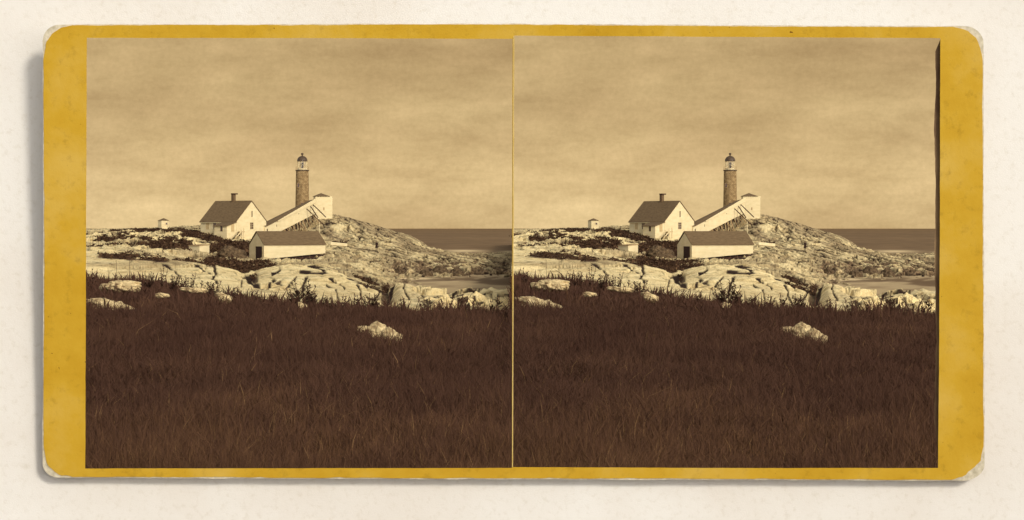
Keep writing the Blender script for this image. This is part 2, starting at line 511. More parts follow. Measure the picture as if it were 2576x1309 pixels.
def fields(u, d):
    """height and cover of the ground at bearing u, distance d"""
    x = (u - CX) / F * d
    z = base_h(u, d)
    ys = HY + (EYE - z) / d * F
    wob = (fbm(x * .35, d * .05, 4, 3) - .5)
    turf = 1 - sstep(50, 57, d + 14 * wob + np.interp(u, [218, 330, 450, 560, 700, 900, 1290], [-24, -20, -16, -8, -1, 3, 8]))
    w1 = (fbm(x * .5 + 9, d * .06, 5, 5) - .5) * 2.6
    w2 = (fbm(x * .5 + 50, d * .06, 5, 8) - .5) * 2.6
    for (pu, py, ru, ry, tl) in PATCH:
        q = ((u - pu) / ru + w1 * .35) ** 2 + ((ys - py - tl * (u - pu)) / ry + w2 * .55) ** 2
        turf = np.maximum(turf, (1 - sstep(.75, 1.15, q)) * (d > 110))
    gul = np.zeros_like(u)
    for (pu, py, ru, ry, tl) in GULLY:
        q = ((u - pu) / ru + w1 * .3) ** 2 + ((ys - py - tl * (u - pu)) / ry + w2 * .4) ** 2
        gul = np.maximum(gul, (1 - sstep(.5, 1.3, q)) * (d > 60) * (d < 320))
    brk = sstep(.25, .35, fbm(x * .30 + 3, d * .045, 5, 251))
    turf = np.where(d > 110, turf * brk, turf)
    turf = np.maximum(turf, gul * .9)
    scr = (fbm(x * .22 + 31, d * .022, 5, 61) + .25 * fbm(x * 1.3, d * .15, 4, 62))
    turf = np.maximum(turf, sstep(.80, .84, scr) * (d > 120) * (u < 560) * .9)
    wet = sstep(930, 1010, u + 50 * w1) * sstep(648, 664, ys + 6 * w2) * (d > 180) + sstep(1060, 1130, u + 40 * w1) * sstep(628, 645, ys + 9 * w2) * (d > 180) * .55
    wet = np.clip(wet, 0, 1) * (d > 160) * (1 - .75 * sstep(480, 520, d))
    rock = sstep(50, 66, d)
    # jointed granite: big blocks, small blocks, strata dipping to the right on the hill
    hill = sstep(640, 800, u) * sstep(335, 365, d)
    wx = fbm(x * .25, d * .05, 4, 71) * 2.4
    wy = fbm(x * .25 + 40, d * .05, 4, 72) * 2.4
    f1, f2, cid, dx, dy = voronoi(x / 3.6 + wx, d / 26.0 + wy, 2)
    g1, g2, cid2, ex, ey = voronoi(x / 1.25 + wx * 2, d / 8.5 + wy * 2, 5)
    # on the hill the beds run down to the right
    hm = hill > .01
    bed = (d + 2.1 * x)
    hs1, hs2, hc, hx, hy = voronoi(x[hm] / 4.2 + wx[hm], bed[hm] / 5.0 + wy[hm], 6)
    def onto(a, b_):
        o_ = a.copy()
        o_[hm] = a[hm] * (1 - hill[hm]) + b_ * hill[hm]
        return o_
    g1, g2, cid2, ex, ey = onto(g1, hs1), onto(g2, hs2), onto(cid2, hc), onto(ex, hx * .8), onto(ey, hy * .8)
    low = (cid - .5) * 1.2 + (cid2 - .5) * 1.6 + (fbm(x * .5, d * .1, 4, 141) - .5) * 1.6
    wet = wet * (1 - sstep(-.05, .35, low) * (1 - .6 * sstep(672, 690, ys)))
    worn_ = .50 * sstep(.40, .60, fbm(x * .10 + 12, bed * .06, 5, 241)) + .22
    wet = np.maximum(wet, worn_ * sstep(230, 330, d) * sstep(700, 840, u))
    wet = np.maximum(wet, .55 * sstep(.50, .62, fbm(x * .14 + 4, d * .035, 5, 243)) * sstep(60, 130, d))
    rug = .35 + .65 * sstep(150, 330, d)
    rug = np.maximum(rug, .9 * wet)
    rug = rug + .25 * sstep(1040, 1120, u)
    px = d / F
    big = (cid - .5) * 14 + dx * (hash2((cid * 997).astype(int), (cid * 0).astype(int), 4) - .5) * 22 + dy * 7
    sml = (cid2 - .5) * 9 + ex * 6 - ey * 5
    amp = np.minimum(px, .095)
    dz = amp * (big * .75 * (1 - .8 * hill) + sml * .8 * rug * (1 - .6 * hill))
    jag = sstep(1040, 1110, u) * (d < 175)
    dz += amp * (big * .9 + sml * 1.3) * jag
    dz += amp * 26 * (fbm(x * .16, d * .03, 5, 31) - .5) * (.9 - .35 * (d < 175) * (u > 600)) * (1 - .6 * hill)
    dz += amp * 9 * (fbm(x * 1.1, d * .2, 4, 37) - .5) * rug
    c1 = 1 - sstep(.015, .075, f2 - f1)
    c2 = (1 - sstep(.03, .16, g2 - g1)) * sstep(.40, .58, fbm(x * .3, d * .06, 3, 91)) 
    keep = sstep(.40, .56, fbm(x * .22 + 5, d * .04, 3, 93))
    jag = sstep(1040, 1110, u) * (d < 175)
    crack = np.clip(c1 * keep * np.maximum(sstep(120, 170, d), jag) * 1.2 + c2 * jag * .6 + c2 * rug * 1.1 + .5 * hill * sstep(.57, .66, fbm(x * .35, bed * .34, 5, 151)), 0, 1) * rock
    zone = (d > 55) & (d < 175)
    jt = np.zeros_like(u)
    if zone.any():
        ux = u[zone] + (fbm(x[zone] * 1.1, d[zone] * .12, 4, 121) - .5) * 9
        uy = ys[zone] + (fbm(x[zone] * 1.1 + 20, d[zone] * .12, 4, 122) - .5) * 7
        q = np.zeros_like(ux)
        for (hwid, run) in JOINTS:
            for (a0, b0), (a1, b1) in zip(run[:-1], run[1:]):
                t_ = np.clip(((ux - a0) * (a1 - a0) + (uy - b0) * (b1 - b0)) / ((a1 - a0) ** 2 + (b1 - b0) ** 2), 0, 1)
                dd_ = np.hypot(ux - a0 - t_ * (a1 - a0), uy - b0 - t_ * (b1 - b0))
                q = np.maximum(q, 1 - sstep(hwid * .9, hwid * 1.5 + .5, dd_))
        jt[zone] = q
    crack = np.maximum(crack, jt)
    lay = fbm(x * .13 + 77, d * .075 + x * .02, 4, 161)
    lay2 = fbm(x * .20 + 7, d * .11 + x * .03, 4, 171)
    ln_ = np.maximum(1 - sstep(.006, .018, np.abs(lay - .5)), 1 - sstep(.006, .018, np.abs(lay2 - .46)))
    ln_ = np.maximum(ln_, 1 - sstep(.005, .014, np.abs(lay - .41)))
    ln_ = ln_ * sstep(.38, .55, fbm(x * .4, d * .08, 3, 181)) * sstep(125, 160, d) * (1 - hill)
    crack = np.maximum(crack, ln_ * .95)
    dz = dz - amp * 5 * ln_
    dz = dz - amp * 3.5 * jt
    dz -= amp * (8 * c1 * keep + 5 * c2 * rug)
    dz -= amp * 14 * gul
    damp = 1 - .65 * turf
    # gentle near the crest of the headland so the skyline stays where it is
    z2 = z + dz * rock * damp * (1 - .8 * sstep(395, 420, d) * (1 - sstep(560, 600, u))) * (1 - .55 * sstep(445, 462, d) * (1 - sstep(485, 520, d)))
    z2 = z2 + (1 - rock) * .10 * (fbm(x * .6, d * .5, 4, 17) - .5)
    return z2, np.clip(turf, 0, 1), crack, wet

def height(u, d):
    return float(fields(np.array([float(u)]), np.array([float(d)]))[0][0])

def P(u, d, z=None):
    return Vector(((u - CX) / F * d, d, height(u, d) if z is None else z))

def Zy(y, d):
    return EYE - (y - HY) / F * d

def sheet(name, us, ds, fz, attrs, mat, smooth=True):
    U, D = np.meshgrid(us, ds)
    u, d = U.ravel(), D.ravel()
    z, at = fz(u, d)
    co = np.stack([(u - CX) / F * d, d, z], 1)
    nu, nd = len(us), len(ds)
    idx = np.arange(nu * nd).reshape(nd, nu)
    q = np.stack([idx[:-1, :-1], idx[:-1, 1:], idx[1:, 1:], idx[1:, :-1]], -1).reshape(-1, 4)
    return raw_mesh(name, co, q, at, mat, smooth)

def raw_mesh(name, co, q, at, mat, smooth=True):
    me = bpy.data.meshes.new(name)
    k = q.shape[1]
    me.vertices.add(len(co))
    me.vertices.foreach_set("co", co.astype(np.float32).ravel())
    me.loops.add(q.size)
    me.loops.foreach_set("vertex_index", q.astype(np.int32).ravel())
    me.polygons.add(len(q))
    me.polygons.foreach_set("loop_start", np.arange(0, q.size, k, dtype=np.int32))
    me.polygons.foreach_set("use_smooth", np.full(len(q), smooth))
    me.update(calc_edges=True)
    for an, av_ in at.items():
        a = me.attributes.new(an, 'FLOAT', 'POINT')
        a.data.foreach_set("value", av_.astype(np.float32))
    me.materials.append(mat)
    return link(bpy.data.objects.new(name, me))

DS = np.concatenate([np.geomspace(7.5, 55, 90), np.linspace(55.4, 180, 230), np.linspace(180.8, 345, 190),
                     np.linspace(345.4, 490, 300), np.linspace(492, 640, 70), np.linspace(645, 900, 30)])
def ufan(a, b_, lo=218, hi=1290):
    s = [np.arange(a, lo, 9.0)] if a < lo else []
    s.append(np.arange(max(a, lo), min(b_, hi), 2.3))
    if b_ > hi:
        s.append(np.arange(hi, b_, 9.0))
    s.append(np.array([b_]))
    return np.concatenate(s)
SEAM_L, SEAM_R = 1290.5, CX + F * math.tan(math.atan((1290.5 - CX) / F) + TURN)
RANGES = (ufan(-420, SEAM_L), ufan(SEAM_R, 1960))

def put(o, side):
    """stand a piece of the second exposure in its place"""
    if side:
        o.matrix_world = Matrix.Translation(SHIFT + Vector((0, 0, 0))) @ ROT @ o.matrix_world
    return o

def land(u, d):
    z, t, c, w = fields(u, d)
    e = (d > 895)
    z = np.where(e, -3.0, z)
    return z, {'turf': t, 'crack': c, 'weed_wet': w}

def water(u, d):
    x = (u - CX) / F * d
    zl = base_h(u, np.minimum(d, 880))
    shore = (1 - sstep(.0, .9, -zl - .1 + (fbm(x * .3, d * .05, 4, 201) - .5) * 1.6)) * (u > 900) * (d > 150)
    swirl = sstep(.47, .64, fbm(x * .12, d * .05, 5, 205)) * (d < 330) * (u > 900) * .5
    surf = (np.exp(-((u - 1165) / 50) ** 2 - ((d - 655) / 36) ** 2) + .7 * np.exp(-((u - 1285) / 26) ** 2 - ((d - 640) / 25) ** 2)) * (.6 + .8 * fbm(x * .2, d * .1, 4, 209))
    foam = np.clip(shore * .55 * sstep(.35, .6, fbm(x * .25 + 3, d * .05, 4, 207)) + swirl + surf, 0, 1)
    return 0.12 * (fbm(x * .12, d * .03, 4, 220) - .5), {'foam': foam}
WD = np.concatenate([np.linspace(130, 900, 240), np.geomspace(910, 16000, 60)])
SEAU = (np.concatenate([np.arange(-420, 880, 40.0), np.arange(880, SEAM_L, 5.0), [SEAM_L]]),
        np.concatenate([np.arange(SEAM_R, 880, 40.0), np.arange(880, 1960, 5.0), [1960]]))

# sky: a stretch of vault beyond the sea
def vault(a0, a1, name):
    na, ne = 40, 30
    az = np.linspace(a0, a1, na)
    el = np.linspace(R(-0.6), R(24), ne)
    A, E = np.meshgrid(az, el)
    co = np.stack([np.sin(A) * np.cos(E), np.cos(A) * np.cos(E), np.sin(E)], -1).reshape(-1, 3)
    idx = np.arange(na * ne).reshape(ne, na)
    q = np.stack([idx[:-1, 1:], idx[:-1, :-1], idx[1:, :-1], idx[1:, 1:]], -1).reshape(-1, 4)
    o = raw_mesh(name, co, q, {}, M['sky'])
    o.scale = (15500,) * 3
    o.location = (0, 0, EYE)
    return o

for side in (0, 1):
    g = sheet('rocky_headland', RANGES[side], DS, land, None, M['ground'])
    g['kind'] = 'structure'
    put(g, side)
    s = sheet('sea', SEAU[side], WD, water, None, M['sea'])
    s['kind'] = 'structure'
    put(s, side)
az_seam = math.atan((SEAM_L - CX) / F)
k = vault(R(-34), az_seam, 'sky')
k['kind'] = 'structure'
k2 = vault(az_seam - TURN - TURN * 0 + 2 * TURN, R(34) + TURN, 'sky')
k2['kind'] = 'structure'
k2.rotation_euler = (0, 0, TURN)
gm = MB()
gm.poly([(14 * math.cos(a * math.pi / 24), 14 * math.sin(a * math.pi / 24) - 4, GRD - .06) for a in range(48)])
go = gm.build('ground', M['ground'])
go['kind'] = 'structure'
at_ = go.data.attributes.new('turf', 'FLOAT', 'POINT')
at_.data.foreach_set('value', [1.0] * len(go.data.vertices))

# ---------------------------------------------------------------- boulders in the grass
BOULDERS = [ # centre bearing, top, foot, width, distance, label
 (290, 753, 786, 140, 40.0, 'long pale hump of rock in the grass at far left', .25),
 (950, 806, 838, 52, 30.5, 'tallest pale boulder of the cluster in the right-hand grass', .1),
 (984, 824, 852, 42, 29.5, 'middle pale boulder sloping down right from the tallest one', .3),
 (1004, 838, 856, 22, 29.0, 'smallest pale stone at the right end of the boulder cluster', .2),
 (914, 818, 830, 34, 32.0, 'low pale stone just left of the boulder cluster', .1),
 (307, 704, 722, 88, 50.0, 'broad pale rock at the grass edge near far left', .0),
 (408, 737, 744, 34, 44.5, 'small pale rock sunk in grass below the tall weeds', .0),
 (564, 737, 751, 44, 44.0, 'pale rock sloping right at the grass edge under the ledge', .3),
 (492, 723, 731, 62, 46.0, 'flat pale rock half hidden behind weeds at the grass edge', .1),
 (757, 760, 773, 32, 42.5, 'small pale rock in grass beneath the dark weed clump', .0),
 (604, 1015, 1021, 9, 18.0, 'tiny white stone alone in the open foreground grass', .0),
 (1110, 757, 783, 50, 52.0, 'rounded pale rock among the rough stones above right grass', .1),
 (1218, 766, 790, 46, 50.0, 'pale stone at the grass edge near the right border', .2),
]
CLEAR = []
ROW = [(1085, 748, 775, 56, 85), (1128, 744, 778, 66, 76), (1170, 743, 774, 50, 80), (1208, 734, 770, 60, 85), (1240, 754, 786, 56, 68), (1274, 748, 772, 64, 85)]
NTH = ('first', 'second', 'third', 'fourth', 'fifth', 'sixth')
BOULDERS += [(u_, t_, b_, w_, d_, NTH[i_] + ' from left in the row of jumbled rocks by the inlet', .1) for i_, (u_, t_, b_, w_, d_) in enumerate(ROW)]
def stone(name, w, h, dpt, mat, seed, sub=5, slope=0.0, rough=.22):
    bm = bmesh.new()
    bmesh.ops.create_icosphere(bm, subdivisions=sub, radius=1.0)
    co = np.array([v.co[:] for v in bm.verts])
    r = 1 + rough * 2 * (fbm(co[:, 0] * 1.6 + seed * 3.1 + co[:, 2], co[:, 1] * 1.6 + co[:, 2] * .7 + seed, 4, seed) - .5) \
        + rough * .9 * (fbm(co[:, 0] * 6 + seed, co[:, 2] * 6 + co[:, 1] * 4, 3, seed + 2) - .5)
    f1, f2, ci, _, _ = voronoi(co[:, 0] * 1.7 + seed, co[:, 2] * 1.7 + co[:, 1] * 1.2, seed)
    r = r - .13 * (1 - sstep(.02, .16, f2 - f1)) + (ci - .5) * .22
    r = r + rough * .5 * (fbm(co[:, 0] * 14 + seed, co[:, 2] * 14 + co[:, 1] * 9, 3, seed + 4) - .5)
    co = co * r[:, None]
    co = co * np.array([w / 2, dpt / 2, h])
    co[:, 2] -= slope * co[:, 0]
    for v, c in zip(bm.verts, co):
        v.co = c
    me = bpy.data.meshes.new(name)
    bm.to_mesh(me)
    bm.free()
    me.polygons.foreach_set("use_smooth", [True] * len(me.polygons))
    me.materials.append(mat)
    return link(bpy.data.objects.new(name, me))

for i, (u, yt, yb, w, d, lab, sl) in enumerate(BOULDERS):
    k = d / F
    o = stone('boulder', w * k * 1.1, (yb - yt) * k * .92, max(w * k * .7, .2), M['ground' if 'row of' in lab else 'pale_rock'], 40 + i, slope=sl, rough=.18 if 'cluster' in lab or 'tallest' in lab else .27)
    o.location = ((u - CX) / F * d, d, Zy(yb, d))
    reg(o, lab, 'boulder', 'pale rocks in the grass')
    CLEAR.append((u, d, w * .5, yb))

# ---------------------------------------------------------------- grass and scrub (uncountable)
def blades(u, d, hgt, wid, tint, lean, name, mat):
    nB = len(u)
    z = fields(u, d)[0] - .02
    x = (u - CX) / F * d
    az = rng.uniform(0, 2 * math.pi, nB)
    la = rng.uniform(0, 2 * math.pi, nB)
    ln = lean * hgt * rng.uniform(.1, 1, nB)
    sx, sy = np.cos(az) * wid, np.sin(az) * .4 * wid
    lx, ly = np.cos(la) * ln, np.sin(la) * ln
    co = np.empty((nB, 5, 3))
    for k_, (t, w_) in enumerate(((0, 1), (0, -1), (.55, .8), (.55, -.8), (1, 0))):
        co[:, k_, 0] = x + sx * w_ / 2 + lx * t * t
        co[:, k_, 1] = d + sy * w_ / 2 + ly * t * t
        co[:, k_, 2] = z + hgt * t * (1 - .25 * lean * t)
    i0 = np.arange(nB) * 5
    tri = np.concatenate([np.stack([i0, i0 + 1, i0 + 3], 1), np.stack([i0, i0 + 3, i0 + 2], 1), np.stack([i0 + 2, i0 + 3, i0 + 4], 1)])
    return raw_mesh(name, co.reshape(-1, 3), tri, {'tint': np.repeat(tint, 5)}, mat, False)

def sow(a, b_):
    nn = 320000
    # as many stems to the square metre near as far, thinned with distance
    t = rng.random(nn)
    d = 10.0 * (86.0 / 10.0) ** (t ** .92)
    u = rng.uniform(a, b_, nn)
    x = (u - CX) / F * d
    turf = fields(u, d)[1]
    ok = turf > .35
    for (cu, cd, cw, yb) in CLEAR:
        q = (np.abs(u - cu) < cw * .85) & (d < cd + .8) & (d > cd - 2.6 * cd / 40)
        ok &= ~(q & (rng.random(nn) < .93))
    u, d, x = u[ok], d[ok], x[ok]
    tuft = fbm(x * 1.7, d * .9, 4, 301)
    h = (.13 + .17 * rng.random(len(u))) * (.35 + 1.4 * tuft) * np.interp(d, [10, 30, 45], [.9, 1.0, 1.05])
    tall = rng.random(len(u)) < np.where(d > 37, .10 * sstep(.5, .62, tuft), .015)
    h = np.where(tall, h * np.where(d > 37, 1.6, 1.5), h)
    w = np.interp(d, [10, 20, 60, 86], [.0042, .008, .022, .03]) * rng.uniform(.6, 1.4, len(u))
    w = np.where(tall & (d > 37), w * 2.2, w)
    pale = fbm(x * .9 + 70, d * .35, 4, 311)
    tint = np.clip(rng.random(len(u)) * .36 + .95 * (pale - .42) + np.interp(d, [10, 17, 30], [.32, .14, .03]), 0, .92)
    tint = np.where(rng.random(len(u)) < np.interp(d, [10, 22, 40], [.02, .008, .003]) * (.3 + 1.6 * pale), 1.0, tint)
    lean = rng.uniform(.3, 1.25, len(u)) * (.5 + fbm(x * .8 + 15, d * .3, 3, 321))
    return u, d, h, w, tint, lean
for side, (a, b_) in enumerate(((-330, SEAM_L), (SEAM_R, 1760))):
    rng = np.random.default_rng(11)
    o = blades(*sow(a, b_), 'grass', M['grass'])
    o['kind'] = 'stuff'
    o['label'] = ('dark rough meadow grass filling the foreground' + SIDE[side])
    put(o, side)

def scrub(a, b_):
    rng2 = np.random.default_rng(23)
    nn = 60000
    u = rng2.uniform(a, b_, nn)
    d = np.sqrt(rng2.uniform(120 ** 2, 500 ** 2, nn))
    t = fields(u, d)[1]
    ok = (t > .55) & ~((u > 600) & (d > 300) & (d < 352) & (u < 830)) & ~((u > 542) & (u < 626) & (d > 290) & (d < 322)) & ~((u > 472) & (u < 530) & (d > 296) & (d < 330)) & ~((u > 660) & (d > 425))
    u, d = u[ok], d[ok]
    nc, nl = len(u), 12
    k_ = np.repeat(np.arange(nc), nl)
    x, z = (u - CX) / F * d, fields(u, d)[0]
    rad = .0018 * np.minimum(d, 330) * rng2.uniform(.5, 1.2, nc) * np.where((d > 400) & (u < 520), .6, 1)
    hh = rad * rng2.uniform(.5, 1.1, nc)
    th = rng2.uniform(0, 2 * math.pi, nc * nl)
    rr_ = np.sqrt(rng2.random(nc * nl))
    zz = rng2.random(nc * nl) * np.sqrt(np.clip(1 - rr_ ** 2, 0, 1))
    cx, cy, cz = x[k_] + rad[k_] * rr_ * np.cos(th), d[k_] + rad[k_] * 2.2 * rr_ * np.sin(th), z[k_] + hh[k_] * zz
    s_ = rad[k_] * rng2.uniform(.22, .5, nc * nl)
    co = np.empty((nc * nl, 3, 3))
    for j in range(3):
        co[:, j, 0] = cx + s_ * rng2.normal(0, .8, nc * nl)
        co[:, j, 1] = cy + s_ * rng2.normal(0, .8, nc * nl)
        co[:, j, 2] = cz + s_ * rng2.normal(0.1, .7, nc * nl)
    tri = np.arange(nc * nl * 3).reshape(-1, 3)
    tint = np.repeat(np.clip(rng2.random(nc * nl) ** 1.5, 0, 1), 3)
    return raw_mesh('scrub', co.reshape(-1, 3), tri, {'tint': tint}, M['shrub'], False)
for side, (a, b_) in enumerate(((-330, SEAM_L), (SEAM_R, 1760))):
    o = scrub(a, b_)
    o['kind'] = 'stuff'
    o['label'] = ('low dark scrub between the pale ledges' + SIDE[side])
    put(o, side)

# tall weeds at the edge of the grass
WEEDS = [ # bearing, distance, height in plan units, kind, label
 (292, 64, 66, 'thin', 'slim tall weed against pale ledge, leftmost of the tall weeds'),
 (326, 66, 62, 'thin', 'slim bare weed stalk second from the left border'),
 (232, 62, 44, 'leafy', 'ragged weed at the very left end of the grass edge'),
 (405, 60, 66, 'leafy', 'tall leafy weed with feathery top before the pale ledge'),
 (432, 58, 46, 'bushy', 'short leafy weed just right of the feathery tall one'),
 (375, 60, 46, 'bushy', 'short leafy weed just left of the feathery tall one'),
 (474, 56, 58, 'bushy', 'leafy weed clump over the flat pale rock'),
 (505, 55, 40, 'leafy', 'small weed between the leafy clump and the bushy low weed'),
 (538, 53, 44, 'bushy', 'low bushy weed above the sloping pale rock'),
 (590, 50, 36, 'leafy', 'short weed right of the sloping pale rock'),
 (640, 48, 36, 'leafy', 'small weed at grass edge below the ledge cleft'),
 (690, 47, 34, 'leafy', 'short weed between ledge cleft and the dark weed clumps'),
 (762, 45, 72, 'bushy', 'big dark weed clump in the middle of the grass edge'),
 (742, 45, 50, 'bushy', 'shorter dark weed clump left of the big one'),
 (784, 45, 44, 'bushy', 'low dark weed clump touching the right of the big one'),
 (812, 45, 36, 'leafy', 'small weed right of the big dark weed clump'),
 (858, 45, 40, 'leafy', 'weed spike under the left end of the cracked ledge'),
 (898, 45, 44, 'leafy', 'weed spike before the cracked pale ledge'),
 (940, 44, 42, 'bushy', 'bushy weed left of the dark ledge cleft'),
 (978, 45, 74, 'thin', 'slim weed standing in the dark ledge cleft'),
 (1020, 44, 38, 'leafy', 'weed just right of the dark ledge cleft'),
 (1066, 43, 44, 'leafy', 'weed at grass edge below the big rounded block'),
 (1120, 43, 40, 'leafy', 'weed left of the bushy one before the jumbled rocks'),
 (1165, 43, 50, 'bushy', 'bushy weed before the jumbled rocks at right'),
 (1205, 42, 40, 'leafy', 'short weed right of the bushy one by the jumbled rocks'),
 (1250, 42, 48, 'leafy', 'leafy weed nearest the right border of the rocks'),
]
def weed(u, d, px, kind, seed):
    rd = random.Random(seed)
    H = px * d / F + .1
    root = thing('weed', P(u, d))
    st, lv = MB(), MB()
    ns = {'thin': 1, 'leafy': 3, 'bushy': 9}[kind]
    for s_ in range(ns):
        a = rd.uniform(0, 6.28)
        l_ = rd.uniform(.05, .5) * H * (0 if kind == 'thin' else 1)
        top = Vector((math.cos(a) * l_, math.sin(a) * l_, H * rd.uniform(.75, 1)))
        b0 = Vector((math.cos(a) * .03, math.sin(a) * .03, -.03))
        mid = b0.lerp(top, .5) + Vector((rd.uniform(-.02, .02), 0, 0))
        st.bar(b0, mid, .012)
        st.bar(mid, top, .009)
        nl = 10 if kind == 'thin' else 26
        for q in range(nl):
            t = rd.uniform(.15, 1.0)
            p = b0.lerp(top, t)
            an = rd.uniform(0, 6.28)
            L = (.05 if kind == 'thin' else .16) * (1.15 - t * .75) * rd.uniform(.7, 1.3)
            dr = Vector((math.cos(an), math.sin(an), rd.uniform(.1, .9))).normalized()
            sd = dr.cross(Vector((0, 0, 1))).normalized() * L * .2
            lv.poly([p, p + dr * L * .5 + sd, p + dr * L, p + dr * L * .5 - sd])
    st.build('stem', M['weed'], root)
    lv.build('leaves', M['weed'], root)
    return root
for i, (u, d, px, kind, lab) in enumerate(WEEDS):
    reg(weed(u, d, px, kind, 100 + i), lab, 'weed', 'tall weeds along the grass edge')

# ---------------------------------------------------------------- lighthouse
d = 468.0
k = d / F
zb = Zy(556, d)
lh = thing('lighthouse', ((760.4 - CX) * k, d, zb))
H = Zy(430.5, d) - zb
r0, r1 = 17.8 * k, 15.8 * k
t = MB()
seg = 48
pr = [(r0 + (r1 - r0) * i / 12, H * i / 12) for i in range(13)]
t.lathe(pr, seg)
tw = t.build('tower', M['rubble_masonry'], lh, smooth=True)
uv = tw.data.uv_layers.new(name='UVMap')
for pl in tw.data.polygons:
    aa = [math.atan2(tw.data.vertices[v].co.y, tw.data.vertices[v].co.x) for v in pl.vertices]
    for li, vi, a in zip(pl.loop_indices, pl.vertices, aa):
        if max(aa) - min(aa) > 3.2 and a < 0:
            a += 2 * math.pi
        uv.data[li].uv = (a * r0, tw.data.vertices[vi].co.z)
MB().lathe([(r1 * .98, H + .002), (17.3 * k, H + .06), (17.3 * k, H + .26), (r1, H + .27)], 40).build('gallery', M['dark_iron'], lh)
lr = 12.0 * k
z0, z1 = H + .27, H + 24.5 * k
MB().lathe([(lr * .99, z0 + .003), (lr * .99, z0 + .35)], 16).build('lantern_base', M['white_boards'], lh)
gp = MB()
fr = MB()
NS = 10
for i in range(NS):
    a0, a1 = 2 * math.pi * i / NS + .16, 2 * math.pi * (i + 1) / NS + .16
    p = lambda a, z, r=lr * .95: (r * math.cos(a), r * math.sin(a), z)
    gp.poly([p(a0, z0 + .36), p(a1, z0 + .36), p(a1, z1), p(a0, z1)])
    fr.bar(p(a0, z0 + .3), p(a0, z1), .10)
    fr.bar(p(a0, z0 + 1.15), p(a1, z0 + 1.15), .05)
lg = gp.build('lantern_glass', M['lantern_glass'], lh)
fr.build('glazing_bars', M['white_boards'], lh)
ln = MB().lathe([(.25, z0 + .3), (.3, z0 + .75), (.42, z0 + .9), (.5, z0 + 1.35), (.42, z0 + 1.75), (.2, z0 + 1.8)], 16).build('lamp', M['dark_iron'], lh, smooth=True)
dm = 13.0 * k
prof = [(dm, z1 - .02), (dm * 1.02, z1 + .1)] + [(dm * math.cos(a), z1 + .12 + 12.2 * k * math.sin(a)) for a in [i * math.pi / 2 / 9 for i in range(9)]] + [(.12, z1 + .12 + 12.2 * k)]
do = MB().lathe(prof, 32).build('dome', M['dark_iron'], lh, smooth=True)
zt = z1 + .12 + 12.2 * k
MB().lathe([(.22, zt - .05), (.16, zt + .1), (.14, zt + .22), (.28, zt + .32), (.34, zt + .48), (.26, zt + .64), (.08, zt + .74)], 16).build('finial', M['dark_iron'], do, smooth=True)
rl = MB()
for i in range(14):
    a = 2 * math.pi * i / 14
    q = lambda r, z: (r * math.cos(a), r * math.sin(a), z)
    rl.bar(q(16.6 * k, H + .25), q(16.6 * k, H + 1.0), .028)
    b2 = 2 * math.pi * (i + 1) / 14
    for zz in (H + 1.0, H + .62):
        rl.bar((16.6 * k * math.cos(a), 16.6 * k * math.sin(a), zz), (16.6 * k * math.cos(b2), 16.6 * k * math.sin(b2), zz), .022)
rl.build('railing', M['grey_timber'], lh)
for (uu, yy, hh) in ((752, 467, 1.15), (762, 402 + 112, .8)):
    xw = (uu - 760.4) * k
    zz = Zy(yy, d) - zb
    rw = (r0 + (r1 - r0) * zz / H)
    yw = -math.sqrt(rw * rw - xw * xw)
    w_ = MB().box(xw - .30, xw + .30, yw - .10, yw + .4, zz - hh / 2, zz + hh / 2).build('window', M['grey_timber'], lh)
    MB().box(xw - .20, xw + .20, yw - .13, yw + .2, zz - hh / 2 + .1, zz + hh / 2 - .1).build('pane', M['window_glass'], w_)
reg(lh, 'round stone lighthouse with dark domed lantern behind the white walkway', 'lighthouse')

# ---------------------------------------------------------------- house: local x across the gable, y along the ridge, gable at y = 0
def window(par, plane, a, z, w, h, mat='window_glass', bars=True, depth=.06, frame='white_boards'):
    """plane ('x',c) or ('y',c); the wall faces the negative side of that axis unless c is flagged by a third item"""
    ax, c = plane[0], plane[1]
    sg = plane[2] if len(plane) > 2 else -1
    def bx(mb, a0, a1, z0_, z1_, d0, d1):
        p0, p1 = sorted((c + sg * d0, c + sg * d1))
        if ax == 'y':
            return mb.box(a0, a1, p0, p1, z0_, z1_)
        return mb.box(p0, p1, a0, a1, z0_, z1_)
    f_ = MB()
    e = .09
    bx(f_, a - w / 2 - e, a - w / 2, z - e, z + h + e, -.02, depth)
    bx(f_, a + w / 2, a + w / 2 + e, z - e, z + h + e, -.02, depth)
    bx(f_, a - w / 2, a + w / 2, z - e, z, -.02, depth)
    bx(f_, a - w / 2, a + w / 2, z + h, z + h + e, -.02, depth)
    if bars:
        bx(f_, a - .025, a + .025, z, z + h, .0, depth * .8)
        for q in (1, 2):
            bx(f_, a - w / 2, a - .025, z + h * q / 3 - .02, z + h * q / 3 + .02, 0, depth * .75)
            bx(f_, a + .025, a + w / 2, z + h * q / 3 - .02, z + h * q / 3 + .02, 0, depth * .75)
    fo = f_.build('window', M[frame], par)
    p_ = MB()
    bx(p_, a - w / 2, a + w / 2, z, z + h, -.02, .025)
    p_.build('pane' if mat == 'window_glass' else 'shutter', M[mat], fo)
    return fo

def gable_roof(par, W, L0, L1, ze, rise, over, thick, mat, name='roof', endover=.25):
    """gable roof slabs, ridge along y"""
    s = rise / (W / 2)
    zi = ze - over * s
    mb = MB()
    for sg in (-1, 1):
        a = (sg * (W / 2 + over), zi)
        b2 = (0, ze + rise)
        mb.prism([a, b2, (0, ze + rise + thick), (sg * (W / 2 + over), zi + thick)], L0 - endover, L1 + endover)
    return mb.build(name, mat, par)

d = 424.0
k = d / F
phi = R(54)
W, L = 75 * k / math.cos(R(46)), 91 * k / math.sin(R(46))
zb = Zy(614, d)
